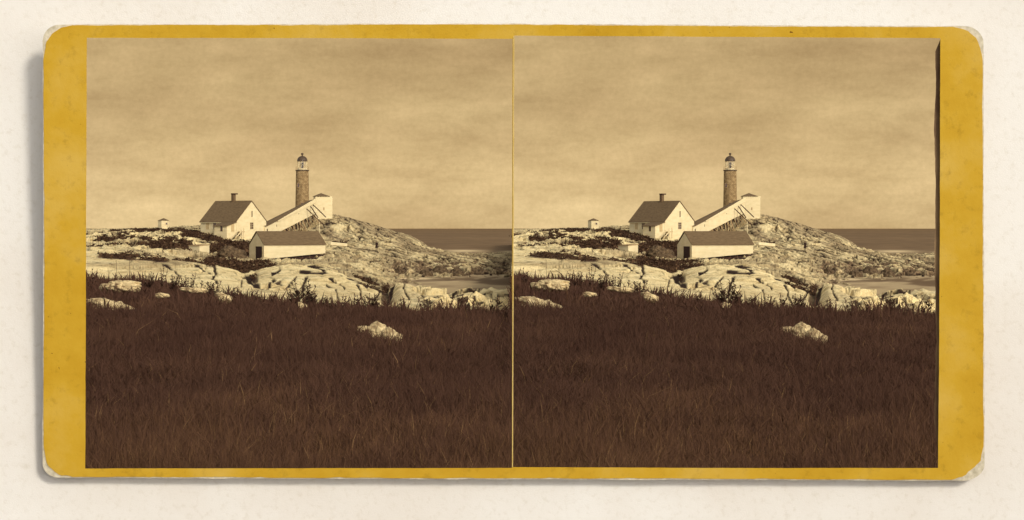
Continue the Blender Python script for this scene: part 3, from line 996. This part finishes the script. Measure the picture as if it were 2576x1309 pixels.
# corner nearest the viewer is the left end of the gable
corner = Vector(((595 - CX) * k, d, zb))
ex = Vector((math.cos(phi), math.sin(phi), 0))        # along the gable to the right and away
ey = Vector((-math.sin(phi), math.cos(phi), 0))       # along the ridge to the left and away
hs_o = thing('house', corner + ex * (W / 2), phi)
he = (614 - 557) * k
rise = 50.5 * k
w = MB()
w.prism([(-W / 2, -1.5), (W / 2, -1.5), (W / 2, he), (0, he + rise - .02), (-W / 2, he)], 0, L)
w.build('walls', M['white_boards'], hs_o)
rf = gable_roof(hs_o, W, 0, L, he + .04, rise, .30, .16, M['shingles'], endover=.14)
ch = MB()
cy = L * .50
ch.box(-.36, .36, cy - .36, cy + .36, he + rise - .5, he + rise + 1.6)
co_ = ch.build('chimney', M['brick'], rf)
MB().box(-.40, .75, cy - .65, cy + .42, he + rise + 1.602, he + rise + 1.88).build('chimney_cap', M['dark_timber'], co_)
zz = lambda y: (614 - y) * k
window(hs_o, ('y', 0), .05, zz(576.5), 1.0, 1.45)
window(hs_o, ('y', 0), .12, zz(546), .32, 1.35, bars=False)
window(hs_o, ('x', -W / 2), L * .60, zz(577.5), .95, 1.4, bars=False)
window(hs_o, ('x', -W / 2), L * .80, zz(577.5), 1.0, 1.5, mat='shutter', bars=False)
# eaves board
MB().box(-W / 2 - .30, -W / 2 - .02, .0, L, he - .34, he - .24).build('eaves_board', M['white_boards'], hs_o)
# lean-to on the near end of the long side
e_, l_ = 3.0, 3.9
hl, hh_ = (614 - 569.5) * k, (614 - 560) * k
an = MB()
x1, x0 = -W / 2 - .003, -W / 2 - e_
an.prism([(x0, -1.5), (x1, -1.5), (x1, hh_), (x0, hl)], .05, l_)
ao = an.build('lean_to', M['white_boards'], hs_o)
MB().prism([(x0 - .25, hl - .03), (x1 - .01, hh_ + .03), (x1 - .01, hh_ + .16), (x0 - .25, hl + .12)], -.2, l_ + .2).build('lean_to_roof', M['shingles'], ao)
window(ao, ('x', x0), l_ * .42, zz(582.5), .75, 1.15, bars=False)
# outside stair and the cellar door
st = MB()
sx0, sx1 = -W / 2 - 2.9, -W / 2 + .2
for i in range(8):
    f_ = i / 8
    xx = sx0 + (sx1 - sx0) * f_
    st.box(xx, xx + .42, -1.15, -.08, .15 + 2.6 * f_, .22 + 2.6 * f_)
st.build('stair_treads', M['dark_timber'], hs_o)
sr = MB()
for yy in (-1.2, -.03):
    sr.bar((sx0, yy, .1), (sx1, yy, 2.75), .08, .24)
sr.bar((sx0, -1.2, 1.0), (sx1, -1.2, 3.6), .07)
for q in (0, .5, 1):
    xx, z_ = sx0 + (sx1 - sx0) * q, 2.65 * q
    sr.bar((xx, -1.2, z_), (xx, -1.2, z_ + .95), .07)
sr.build('stair_rail', M['white_boards'], hs_o)
ld_ = MB()
ld_.box(sx1 + .02, sx1 + 1.2, -1.2, -.02, 2.62, 2.74)
ld_.build('stair_landing', M['grey_timber'], hs_o)
po = MB()
po.box(sx1 + .95, sx1 + 1.12, -1.18, -1.02, -.6, 3.6)
po.build('landing_post', M['white_boards'], hs_o)
MB().box(sx1 + .05, sx1 + .9, -.06, .03, -.1, 2.2).build('cellar_door', M['doorway_dark'], hs_o)
MB().box(-W / 2 - 1.6, -W / 2 - .75, -.02, .07, 2.75, 4.5).build('side_door', M['shutter'], hs_o)
reg(hs_o, 'white gabled keeper\'s house with brown shingle roof, chimney and lean-to', 'house')

# ---------------------------------------------------------------- boat shed: ridge along local x
d = 331.0
k = d / F
psi = R(31)
Ls, Ws = 156 * k / math.cos(R(23.5)), 37 * k / math.sin(R(23.5))
zb = Zy(652, d)
c0 = Vector(((664 - CX) * k, d, zb))           # near left corner
bs = thing('boat_shed', c0, psi)
hw = (652 - 615.5) * k
rs = 2.15
# local: x along front wall to the right, y away
mb = MB()
def yprism(mb, pts, a0, a1):
    """(y,z) profile swept along x"""
    n_ = len(pts)
    i = len(mb.v)
    mb.v += [(a0, y, z) for y, z in pts] + [(a1, y, z) for y, z in pts]
    mb.f.append(tuple(range(i, i + n_)))
    mb.f.append(tuple(i + n_ + q for q in reversed(range(n_))))
    for q in range(n_):
        j = (q + 1) % n_
        mb.f.append((i + q, i + n_ + q, i + n_ + j, i + j))
    return mb
# floor follows the sloping rock: right end is cut higher
zr = (652 - 638.5) * k
def wall(pts):
    return pts
i0 = len(mb.v)
mb.hexa([(0, 0, -.05), (Ls, 0, zr), (Ls, .12, zr), (0, .12, -.05)], [(0, 0, hw), (Ls, 0, hw), (Ls, .12, hw), (0, .12, hw)])
mb.hexa([(0, Ws - .12, -.05), (Ls, Ws - .12, zr), (Ls, Ws, zr), (0, Ws, -.05)], [(0, Ws - .12, hw), (Ls, Ws - .12, hw), (Ls, Ws, hw), (0, Ws, hw)])
yprism(mb, [(.12, zr), (Ws - .12, zr), (Ws - .12, hw), (Ws / 2, hw + rs - .15), (.12, hw)], Ls - .12, Ls)
# left gable with the boat doorway
dy0, dy1, dh = Ws * .12, Ws * .58, hw * .86
yprism(mb, [(.12, -.3), (dy0, -.3), (dy0, dh), (.12, dh)], 0, .12)
yprism(mb, [(dy1, -.3), (Ws - .12, -.3), (Ws - .12, dh), (dy1, dh)], 0, .12)
yprism(mb, [(.12, dh), (Ws - .12, dh), (Ws - .12, hw), (Ws / 2, hw + rs - .15), (.12, hw)], 0, .12)
mb.build('walls', M['white_boards'], bs)
rfm = MB()
sl = rs / (Ws / 2)
ov = .22
yprism(rfm, [(-ov, hw - ov * sl + .03), (Ws / 2, hw + rs + .03), (Ws / 2, hw + rs + .17), (-ov, hw - ov * sl + .17)], -.12, Ls + .12)
yprism(rfm, [(Ws + ov, hw - ov * sl + .03), (Ws / 2 + .002, hw + rs + .03), (Ws / 2 + .002, hw + rs + .17), (Ws + ov, hw - ov * sl + .17)], -.12, Ls + .12)
rfm.build('roof', M['shingles'], bs)
MB().box(.06, .11, dy0 + .002, dy1 - .002, -.25, dh - .003).build('door', M['doorway_dark'], bs)  # dark panel filling the open doorway, stands in for the shade inside
MB().box(.13, Ls - .13, .13, Ws - .13, -.25, -.10).build('floor', M['dark_timber'], bs)
for y0_, y1_ in ((dy0 - .09, dy0), (dy1, dy1 + .09)):
    MB().box(-.03, .1, y0_, y1_, -.3, dh).build('door_jamb', M['white_boards'], bs)
for i in range(9):
    xx = .15 + (Ls - .4) * i / 8
    zf = -.05 + (zr + .05) * i / 8 - .004
    for yy in (.06, Ws - .3):
        pw = MB()
        pw.box(xx, xx + .2, yy, yy + .2, -1.4, zf)
        pw.build('stilt', M['dark_timber'], bs)
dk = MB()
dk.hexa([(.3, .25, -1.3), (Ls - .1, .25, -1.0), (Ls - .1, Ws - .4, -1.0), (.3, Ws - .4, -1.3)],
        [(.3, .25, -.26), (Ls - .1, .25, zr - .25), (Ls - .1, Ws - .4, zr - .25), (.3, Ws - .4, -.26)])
dk.build('crawl_space', M['doorway_dark'], bs)  # solid dark block put in for the shade below the floor
reg(bs, 'long low white boat shed on stilts with dark doorway', 'boat shed')

# slip in front of its doorway
sp_ = thing('boat_slip', c0 + Vector((0, 0, 0)), psi)
exs = Vector((math.cos(psi), math.sin(psi), 0))
dkm = MB()
for i in range(16):
    x_ = -.25 - i * .47
    dkm.box(x_ - .40, x_, dy0 - .3, dy1 + .4, -.34 - i * .035, -.26 - i * .035)
dkm.build('planks', M['grey_timber'], sp_)
for yy in (dy0, dy1):
    MB().bar((-.1, yy, -.2), (-8.2, yy, -.78), .12, .14).build('rail', M['dark_timber'], sp_)
reg(sp_, 'weathered plank slip running out from the boat shed doorway', 'slipway')

# ---------------------------------------------------------------- covered walkway up the rock, its trestle, and the oil house
dA, dB = 431.0, 450.0
A = Vector(((668 - CX) / F * dA, dA, Zy(602, dA)))
B = Vector(((797 - CX) / F * dB, dB, Zy(536, dB)))
cw = thing('covered_walkway', A)
ax_ = Vector((B.x - A.x, B.y - A.y, 0))
Lh = ax_.length
cw.rotation_euler = (0, 0, math.atan2(ax_.y, ax_.x))
dzw = B.z - A.z
hwk, wwk = 2.85, 2.3
def sk(x, y, z):
    return (x, y, z + dzw * x / Lh)
mb = MB()
mb.hexa([sk(0, 0, 0), sk(Lh, 0, 0), sk(Lh, .12, 0), sk(0, .12, 0)], [sk(0, 0, hwk), sk(Lh, 0, hwk), sk(Lh, .12, hwk), sk(0, .12, hwk)])
mb.build('front_wall', M['white_boards'], cw)
mb = MB()
mb.hexa([sk(0, wwk - .12, 0), sk(Lh, wwk - .12, 0), sk(Lh, wwk, 0), sk(0, wwk, 0)], [sk(0, wwk - .12, hwk), sk(Lh, wwk - .12, hwk), sk(Lh, wwk, hwk), sk(0, wwk, hwk)])
mb.build('rear_wall', M['white_boards'], cw)
mb = MB()
mb.hexa([sk(0, .13, .02), sk(Lh, .13, .02), sk(Lh, wwk - .13, .02), sk(0, wwk - .13, .02)], [sk(0, .13, .12), sk(Lh, .13, .12), sk(Lh, wwk - .13, .12), sk(0, wwk - .13, .12)])
mb.build('floor', M['dark_timber'], cw)
mb = MB()
rr0 = .2
mb.hexa([sk(-.1, -.15, hwk - .06), sk(Lh, -.15, hwk - .06), sk(Lh, wwk / 2, hwk + rr0), sk(-.1, wwk / 2, hwk + rr0)],
        [sk(-.1, -.15, hwk + .04), sk(Lh, -.15, hwk + .04), sk(Lh, wwk / 2, hwk + rr0 + .1), sk(-.1, wwk / 2, hwk + rr0 + .1)])
mb.hexa([sk(-.1, wwk / 2 + .002, hwk + rr0), sk(Lh, wwk / 2 + .002, hwk + rr0), sk(Lh, wwk + .15, hwk - .06), sk(-.1, wwk + .15, hwk - .06)],
        [sk(-.1, wwk / 2 + .002, hwk + rr0 + .1), sk(Lh, wwk / 2 + .002, hwk + rr0 + .1), sk(Lh, wwk + .15, hwk + .04), sk(-.1, wwk + .15, hwk + .04)])
mb.build('roof', M['shingles'], cw)
mb = MB()
mb.prism([(-.002, 0), (.118, 0), (.118, 0), (-.002, 0)], 0, 0) if False else None
mb.box(-.12, -.004, 0.0, wwk, .0, hwk)
mb.poly([(-.06, 0, hwk), (-.06, wwk, hwk), (-.06, wwk / 2, hwk + rr0)])
mb.build('end_wall', M['white_boards'], cw)
x5 = Lh * .22
MB().hexa([sk(x5, -.22, hwk - .25), sk(Lh, -.22, hwk - .25), sk(Lh, -.155, hwk - .25), sk(x5, -.155, hwk - .25)],
          [sk(x5, -.22, hwk + .02), sk(Lh, -.22, hwk + .80), sk(Lh, -.155, hwk + .80), sk(x5, -.155, hwk + .02)]).build('parapet', M['white_boards'], cw)
def on_wall(x, z, w_, h_, nm, mat):
    MB().hexa([sk(x, -.05, z), sk(x + w_, -.05, z), sk(x + w_, .03, z), sk(x, .03, z)], [sk(x, -.05, z + h_), sk(x + w_, -.05, z + h_), sk(x + w_, .03, z + h_), sk(x, .03, z + h_)]).build(nm, M[mat], cw)
px_to_x = lambda u: Lh * (u - 668) / (797 - 668)
on_wall(px_to_x(671), 1.1, .33, 1.05, 'window', 'window_glass')
on_wall(px_to_x(694.5), 1.55, .14, .5, 'window', 'window_glass')
on_wall(px_to_x(749), 1.9, .35, .12, 'vent', 'window_glass')
# trestle
rd = random.Random(5)
inv = Matrix.Rotation(-cw.rotation_euler.z, 4, 'Z')
def local(u, d_, z=None):
    return inv @ (P(u, d_, z) - A)
for i in range(19):
    u_ = 703 + i * 4.7 + rd.uniform(-3, 3)
    x_ = px_to_x(u_)
    for yy in (.2, wwk - .2):
        top = Vector(sk(x_, yy, -.02))
        if rd.random() < .35:
            continue
        dd = A.y + ax_.y * x_ / Lh + yy
        gz = height(u_, dd) - A.z
        MB().bar(top, (x_ + rd.uniform(-.5, .5), yy, min(gz, top.z - .4) - .3), .17).build('post', M['dark_timber'], cw)
    if True:
        foot = local(u_ + rd.uniform(8, 18), A.y + ax_.y * x_ / Lh - 2.5)
        MB().bar(sk(x_, .0, -.02), foot + Vector((0, 0, -.2)), .10).build('brace', M['grey_timber'], cw)
        MB().bar(sk(x_, .12, -.05), sk(px_to_x(u_ + rd.uniform(-14, 14)), .12, -rd.uniform(1.2, 2.2)), .08).build('brace', M['dark_timber'], cw)
# shoring poles against the upper wall
for (ua, ya, ub, yb) in ((771.7, 525.5, 814, 566), (781.5, 519.5, 800, 548), (787.7, 515.5, 820, 547)):
    def onray(u, y, dd):
        return inv @ (Vector(((u - CX) / F * dd, dd, Zy(y, dd))) - A)
    dm_ = dA + (dB - dA) * (ua - 668) / 129
    MB().bar(onray(ua, ya, dm_ - .25), onray(ub, yb, dm_ - 3.2), .17).build('shoring_pole', M['dark_timber'], cw)
reg(cw, 'sloping white covered walkway on a dark trestle climbing to the lighthouse', 'walkway')

d = 454.0
k = d / F
oh = thing('oil_house', ((810.5 - CX) * k, d + 1.6, Zy(552, d)), R(14))
zt = (552 - 494.5) * k
wx, wy = 21.5 * k, 1.7
MB().box(-wx, wx, -wy, wy, -1.0, zt).build('walls', M['white_boards'], oh)
ro = MB()
ap = (-.45, 0, zt + 8.6 * k)
e1 = [(-wx - .25, -wy - .25, zt + .01), (wx - .55, -wy - .25, zt + .01), (wx - .55, wy + .25, zt + .01), (-wx - .25, wy + .25, zt + .01)]
for q in range(4):
    ro.poly([e1[q], e1[(q + 1) % 4], ap])
ro.poly(list(reversed(e1)))
ro.build('roof', M['shingles'], oh)
MB().box(-.15, .12, -wy - .05, -wy + .05, zt * .40, zt * .52).build('window', M['grey_timber'], oh)
reg(oh, 'plain white hip-roofed building at the top of the walkway', 'building')

# small hut on the far left skyline
d = 452.0
k = d / F
hu = thing('hut', ((411.5 - CX) * k, d, Zy(576, d)), R(18))
wx = 13.4 * k
zt = (576 - 555.5) * k
MB().lathe([(wx * 1.06, -1), (wx * 1.06, zt)], 6).build('walls', M['white_boards'], hu)
MB().lathe([(wx * 1.14, zt + .005), (.05, zt + 6.3 * k)], 6).build('roof', M['shingles'], hu)
window(hu, ('y', -wx * .95), .55, zt * .52, .38, .42, bars=False)
reg(hu, 'tiny white hut with pointed brown roof on the left skyline', 'hut')

# white bin with a sloping lid beside the scrub
d = 322.0
k = d / F
bn = thing('storage_bin', ((501 - CX) * k, d, Zy(633, d)), R(-32))
bw, bd_ = 17.5 * k, 1.25
MB().hexa([(-bw, -bd_, -.5), (bw, -bd_, -.5), (bw, bd_, -.5), (-bw, bd_, -.5)],
          [(-bw, -bd_, 14 * k), (bw, -bd_, 14 * k), (bw, bd_, 16 * k), (-bw, bd_, 16 * k)]).build('body', M['white_boards'], bn)
MB().hexa([(-bw - .1, -bd_ - .1, 14 * k + .01), (bw + .1, -bd_ - .1, 14 * k + .01), (bw + .1, bd_ + .1, 16.3 * k + .01), (-bw - .1, bd_ + .1, 16.3 * k + .01)],
          [(-bw - .1, -bd_ - .1, 14 * k + .12), (bw + .1, -bd_ - .1, 14 * k + .12), (bw + .1, bd_ + .1, 16.3 * k + .12), (-bw - .1, bd_ + .1, 16.3 * k + .12)]).build('lid', M['grey_timber'], bn)
reg(bn, 'low white box-like store with sloping lid among dark scrub', 'store')

# big dark boulder left of the shed
d = 319.0
k = d / F
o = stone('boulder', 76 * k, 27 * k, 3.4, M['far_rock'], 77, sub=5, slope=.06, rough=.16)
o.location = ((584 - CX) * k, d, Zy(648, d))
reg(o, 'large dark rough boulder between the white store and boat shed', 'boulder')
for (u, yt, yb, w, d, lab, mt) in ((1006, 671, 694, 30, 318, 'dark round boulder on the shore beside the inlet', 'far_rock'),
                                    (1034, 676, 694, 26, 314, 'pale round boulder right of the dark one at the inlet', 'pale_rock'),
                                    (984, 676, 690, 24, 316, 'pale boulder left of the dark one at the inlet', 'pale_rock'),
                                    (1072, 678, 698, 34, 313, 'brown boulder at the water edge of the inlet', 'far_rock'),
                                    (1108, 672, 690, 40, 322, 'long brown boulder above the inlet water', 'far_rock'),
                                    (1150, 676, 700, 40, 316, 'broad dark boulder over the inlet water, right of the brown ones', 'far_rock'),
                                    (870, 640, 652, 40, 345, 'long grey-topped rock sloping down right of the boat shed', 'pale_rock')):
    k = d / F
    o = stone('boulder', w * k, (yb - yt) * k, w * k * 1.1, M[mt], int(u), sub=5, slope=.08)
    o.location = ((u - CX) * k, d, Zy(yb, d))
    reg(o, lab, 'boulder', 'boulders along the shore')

# loose timbers and a pole right of the shed
tb = MB()
tb.bar(P(829, 352, Zy(613, 352)), P(870, 356, Zy(617, 356)), .75, .62)
to = tb.build('timber', M['white_boards'], None, bevel=.12)
reg(to, 'thick pale timber lying on the rocks right of the boat shed', 'timber')
pb = MB()
pb.bar(P(804, 349, Zy(625, 349)), P(804, 349, Zy(558, 349)), .09)
reg(pb.build('pole', M['white_boards']), 'thin pale pole standing behind the right end of the boat shed', 'pole')

# ---------------------------------------------------------------- the figure on the rocks
def person(u, d):
    k = d / F
    zf = max(Zy(636.5, d), height(u, d) - .03, height(u, d - 2) - .05, height(u, d - 4) - .1)
    root = thing('person', ((u - CX) * k, d, zf), R(-70))
    V_ = [((0, 0, .95), .15), ((0, 0, 1.15), .155), ((0, 0, 1.38), .15), ((.01, 0, 1.50), .06), ((.03, 0, 1.58), .085), ((.04, 0, 1.68), .095), ((.03, 0, 1.74), .07),
          ((0, .10, .92), .10), ((.03, .10, .50), .065), ((0, .10, .08), .045), ((.14, .11, .03), .035),
          ((0, -.10, .92), .10), ((-.04, -.10, .50), .065), ((-.06, -.10, .08), .045), ((.08, -.11, .03), .035),
          ((0, .20, 1.42), .065), ((.03, .25, 1.14), .05), ((.20, .14, 1.02), .035), ((.27, .06, 1.04), .03),
          ((0, -.20, 1.42), .065), ((.03, -.25, 1.14), .05), ((.20, -.14, 1.02), .035), ((.27, -.06, 1.04), .03)]
    E_ = [(0, 1), (1, 2), (2, 3), (3, 4), (4, 5), (5, 6), (0, 7), (7, 8), (8, 9), (9, 10), (0, 11), (11, 12), (12, 13), (13, 14),
          (2, 15), (15, 16), (16, 17), (17, 18), (2, 19), (19, 20), (20, 21), (21, 22)]
    me = bpy.data.meshes.new('body')
    me.from_pydata([v[0] for v in V_], E_, [])
    o = link(bpy.data.objects.new('body', me))
    o.parent = root
    me.materials.append(M['coat'])
    sm = o.modifiers.new('skin', 'SKIN')
    if not me.skin_vertices:
        bm = bmesh.new()
        bm.from_mesh(me)
        bm.verts.layers.skin.verify()
        bm.to_mesh(me)
        bm.free()
    sv_ = me.skin_vertices[0].data
    for i, (c, r) in enumerate(V_):
        sv_[i].radius = (r, r)
        sv_[i].use_root = (i == 0)
    ss = o.modifiers.new('sub', 'SUBSURF')
    ss.levels = ss.render_levels = 2
    coat = MB().lathe([(.27, .42), (.25, .7), (.20, 1.02), (.225, 1.25), (.225, 1.40), (.12, 1.50)], 20)
    co_ = coat.build('coat', M['coat'], root, smooth=True)
    co_.scale = (.80, 1, 1)
    fm = MB().lathe([(.055, 1.545), (.088, 1.60), (.094, 1.66), (.08, 1.71)], 14, (.062, 0)).build('face', M['skin'], root, smooth=True)
    ht = MB().lathe([(.175, 1.70), (.17, 1.715), (.105, 1.725), (.10, 1.83), (.06, 1.85)], 18, (.035, 0)).build('hat', M['coat'], root, smooth=True)
    return root
reg(person(947.5, 371), 'person in a long dark coat and hat standing on pale rocks', 'person')

# ---------------------------------------------------------------- the second exposure holds the same things
for (o, lab, cat, grp) in THINGS:
    tag(o, lab + SIDE[0], cat, grp)
    c = copy_tree(o)
    mw = Matrix.Translation(o.location) @ o.rotation_euler.to_matrix().to_4x4()
    mw = Matrix.Translation(SHIFT) @ ROT @ mw
    c.location = mw.translation
    c.rotation_euler = mw.to_euler()
    tag(c, lab + SIDE[1], cat, grp)

# ---------------------------------------------------------------- the mounted card and the paper behind it
D0 = 6.0
def cardpt(u, y, off=0.0):
    """a point on the card: its foot rests nearer the paper than its head"""
    dd = D0 - .05 - .09 * (1210 - y) / 1150 - off
    return Vector(((u - CX) / F * dd, dd, EYE - (y - HY) / F * dd))

def rag(pts, amp, step, seed):
    out = []
    rd_ = random.Random(seed)
    n_ = len(pts)
    for i in range(n_):
        a, b2 = pts[i], pts[(i + 1) % n_]
        L_ = math.hypot(b2[0] - a[0], b2[1] - a[1])
        m_ = max(1, int(L_ / step))
        for q in range(m_):
            t = q / m_
            nx, ny = -(b2[1] - a[1]) / L_, (b2[0] - a[0]) / L_
            x_, y_ = a[0] + (b2[0] - a[0]) * t, a[1] + (b2[1] - a[1]) * t
            j = amp * (float(fbm(np.array([x_ * .02 + seed]), np.array([y_ * .02]), 4, seed)[0]) - .5) * 2 + rd_.uniform(-.25, .25) * amp * .6
            out.append((x_ + nx * j, y_ + ny * j))
    return out

def holed(name, outer, holes, fn, thick, mat, parent=None):
    loops = [outer] + holes
    v3 = [[Vector((p[0], -p[1], 0)) for p in lp] for lp in loops]
    tris = tessellate_polygon(v3)
    flat = [p for lp in loops for p in lp]
    n_ = len(flat)
    vv = [tuple(fn(u, y, thick)) for u, y in flat] + [tuple(fn(u, y, 0)) for u, y in flat]
    ff = [tuple(t_) for t_ in tris] + [tuple(n_ + q for q in reversed(t_)) for t_ in tris]
    s0 = 0
    for lp in loops:
        for q in range(len(lp)):
            a, b2 = s0 + q, s0 + (q + 1) % len(lp)
            ff.append((a, b2, n_ + b2, n_ + a))
        s0 += len(lp)
    mb = MB()
    mb.v, mb.f = vv, ff
    return mb.build(name, mat, parent)

def arc(cx, cy, rx, ry, a0, a1, n_=8):
    return [(cx + rx * math.cos(R(a0 + (a1 - a0) * i / n_)), cy - ry * math.sin(R(a0 + (a1 - a0) * i / n_))) for i in range(n_ + 1)]
OUT = (arc(150, 105, 43, 43, 180, 90) + [(700, 61), (1290, 60), (2000, 65)] + arc(2428, 108, 46, 42, 90, 0)
       + [(2475, 600)] + arc(2420, 1168, 57, 42, 0, -90) + [(1800, 1207), (1290, 1206), (600, 1204)]
       + arc(150, 1166, 43, 36, -90, -180) + [(109, 600)])
HOLE_L = [(218.5, 95.5), (800, 96.5), (1289.3, 98), (1287.5, 1177.5), (700, 1178.5), (214.5, 1179)]
HOLE_R = [(1294, 90), (1800, 93), (2365.5, 96.5), (2364, 640), (2360, 1178), (1800, 1177.5), (1290.2, 1175.5)]
HOLE_Lr = rag(HOLE_L, .7, 14, 3)
HOLE_Rr = rag(HOLE_R, .7, 14, 4)
card = thing('stereograph_card', cardpt(1290, 1206))
base = card.location.copy()
core = holed('card_core', rag(OUT, 1.6, 9, 21), [HOLE_Lr, HOLE_Rr], lambda u, y, o_: cardpt(u, y, o_) - base, .010, M['cream_core'], card)
def worn(pts):
    """the yellow facing has frayed back from the corners and edges"""
    out = []
    for (x_, y_) in rag(pts, 1.5, 6, 33):
        cx_, cy_ = 1290, 635
        cr = min(1.0, max(0, (abs(x_ - cx_) - 1110) / 70)) * min(1.0, max(0, (abs(y_ - cy_) - 490) / 80))
        a = 2.2 + 13 * cr * (.5 + vn(x_, y_)) + 4.0 * max(0, vn(x_ * .5 + 9, y_ * .5) - .62)
        dx_, dy_ = cx_ - x_, cy_ - y_
        out.append((x_ + (a if dx_ > 0 else -a) * min(1, abs(dx_) / 1100), y_ + (a if dy_ > 0 else -a) * min(1, abs(dy_) / 560)))
    return out
def vn(x_, y_):
    return float(vnoise(np.array([x_ * .06]), np.array([y_ * .06]), 8)[0])
face = holed('yellow_facing', worn(OUT), [HOLE_Lr, HOLE_Rr], lambda u, y, o_: cardpt(u, y, .0102 + o_) - base, .002, M['ochre'], card)
# dark plate edge left down the right side of the second print
PE = rag([(2353, 130), (2366.4, 97.5), (2365, 640), (2361, 1177), (2350, 1060), (2356, 860), (2351, 640), (2355, 460), (2349, 330), (2354, 240)], 2.2, 10, 9)
plate = holed('plate_edge', PE, [], lambda u, y, o_: cardpt(u, y, -.004 + o_) - base, .003, M['plate_edge'], card)
# cut edge of the print that overlaps its neighbour
se = holed('print_edge', [(1291.2, 91), (1293.6, 91), (1290.6, 1175), (1288.2, 1175)], [], lambda u, y, o_: cardpt(u, y, .0124 + o_) - base, .0012, M['print_edge'], card)
tag(card, 'worn yellow card mount framing two sepia views, lying on white paper', 'card mount')

def papert(u, y, off=0.0):
    dd = D0 - off
    return Vector(((u - CX) / F * dd, dd, EYE - (y - HY) / F * dd))
KH = lambda h, g: [(h[0] - g, h[2] - g), (h[1] + g, h[2] - g), (h[1] + g, h[3] + g), (h[0] - g, h[3] + g)]
pp = holed('backing_paper', [(-900, -700), (3476, -700), (3476, 1850), (-900, 1850)], [KH((205, 2378, 84, 1187), 14)],
           lambda u, y, o_: papert(u, y, o_), .02, M['paper'])
tag(pp, 'white textured paper sheet behind the yellow card mount', 'paper')
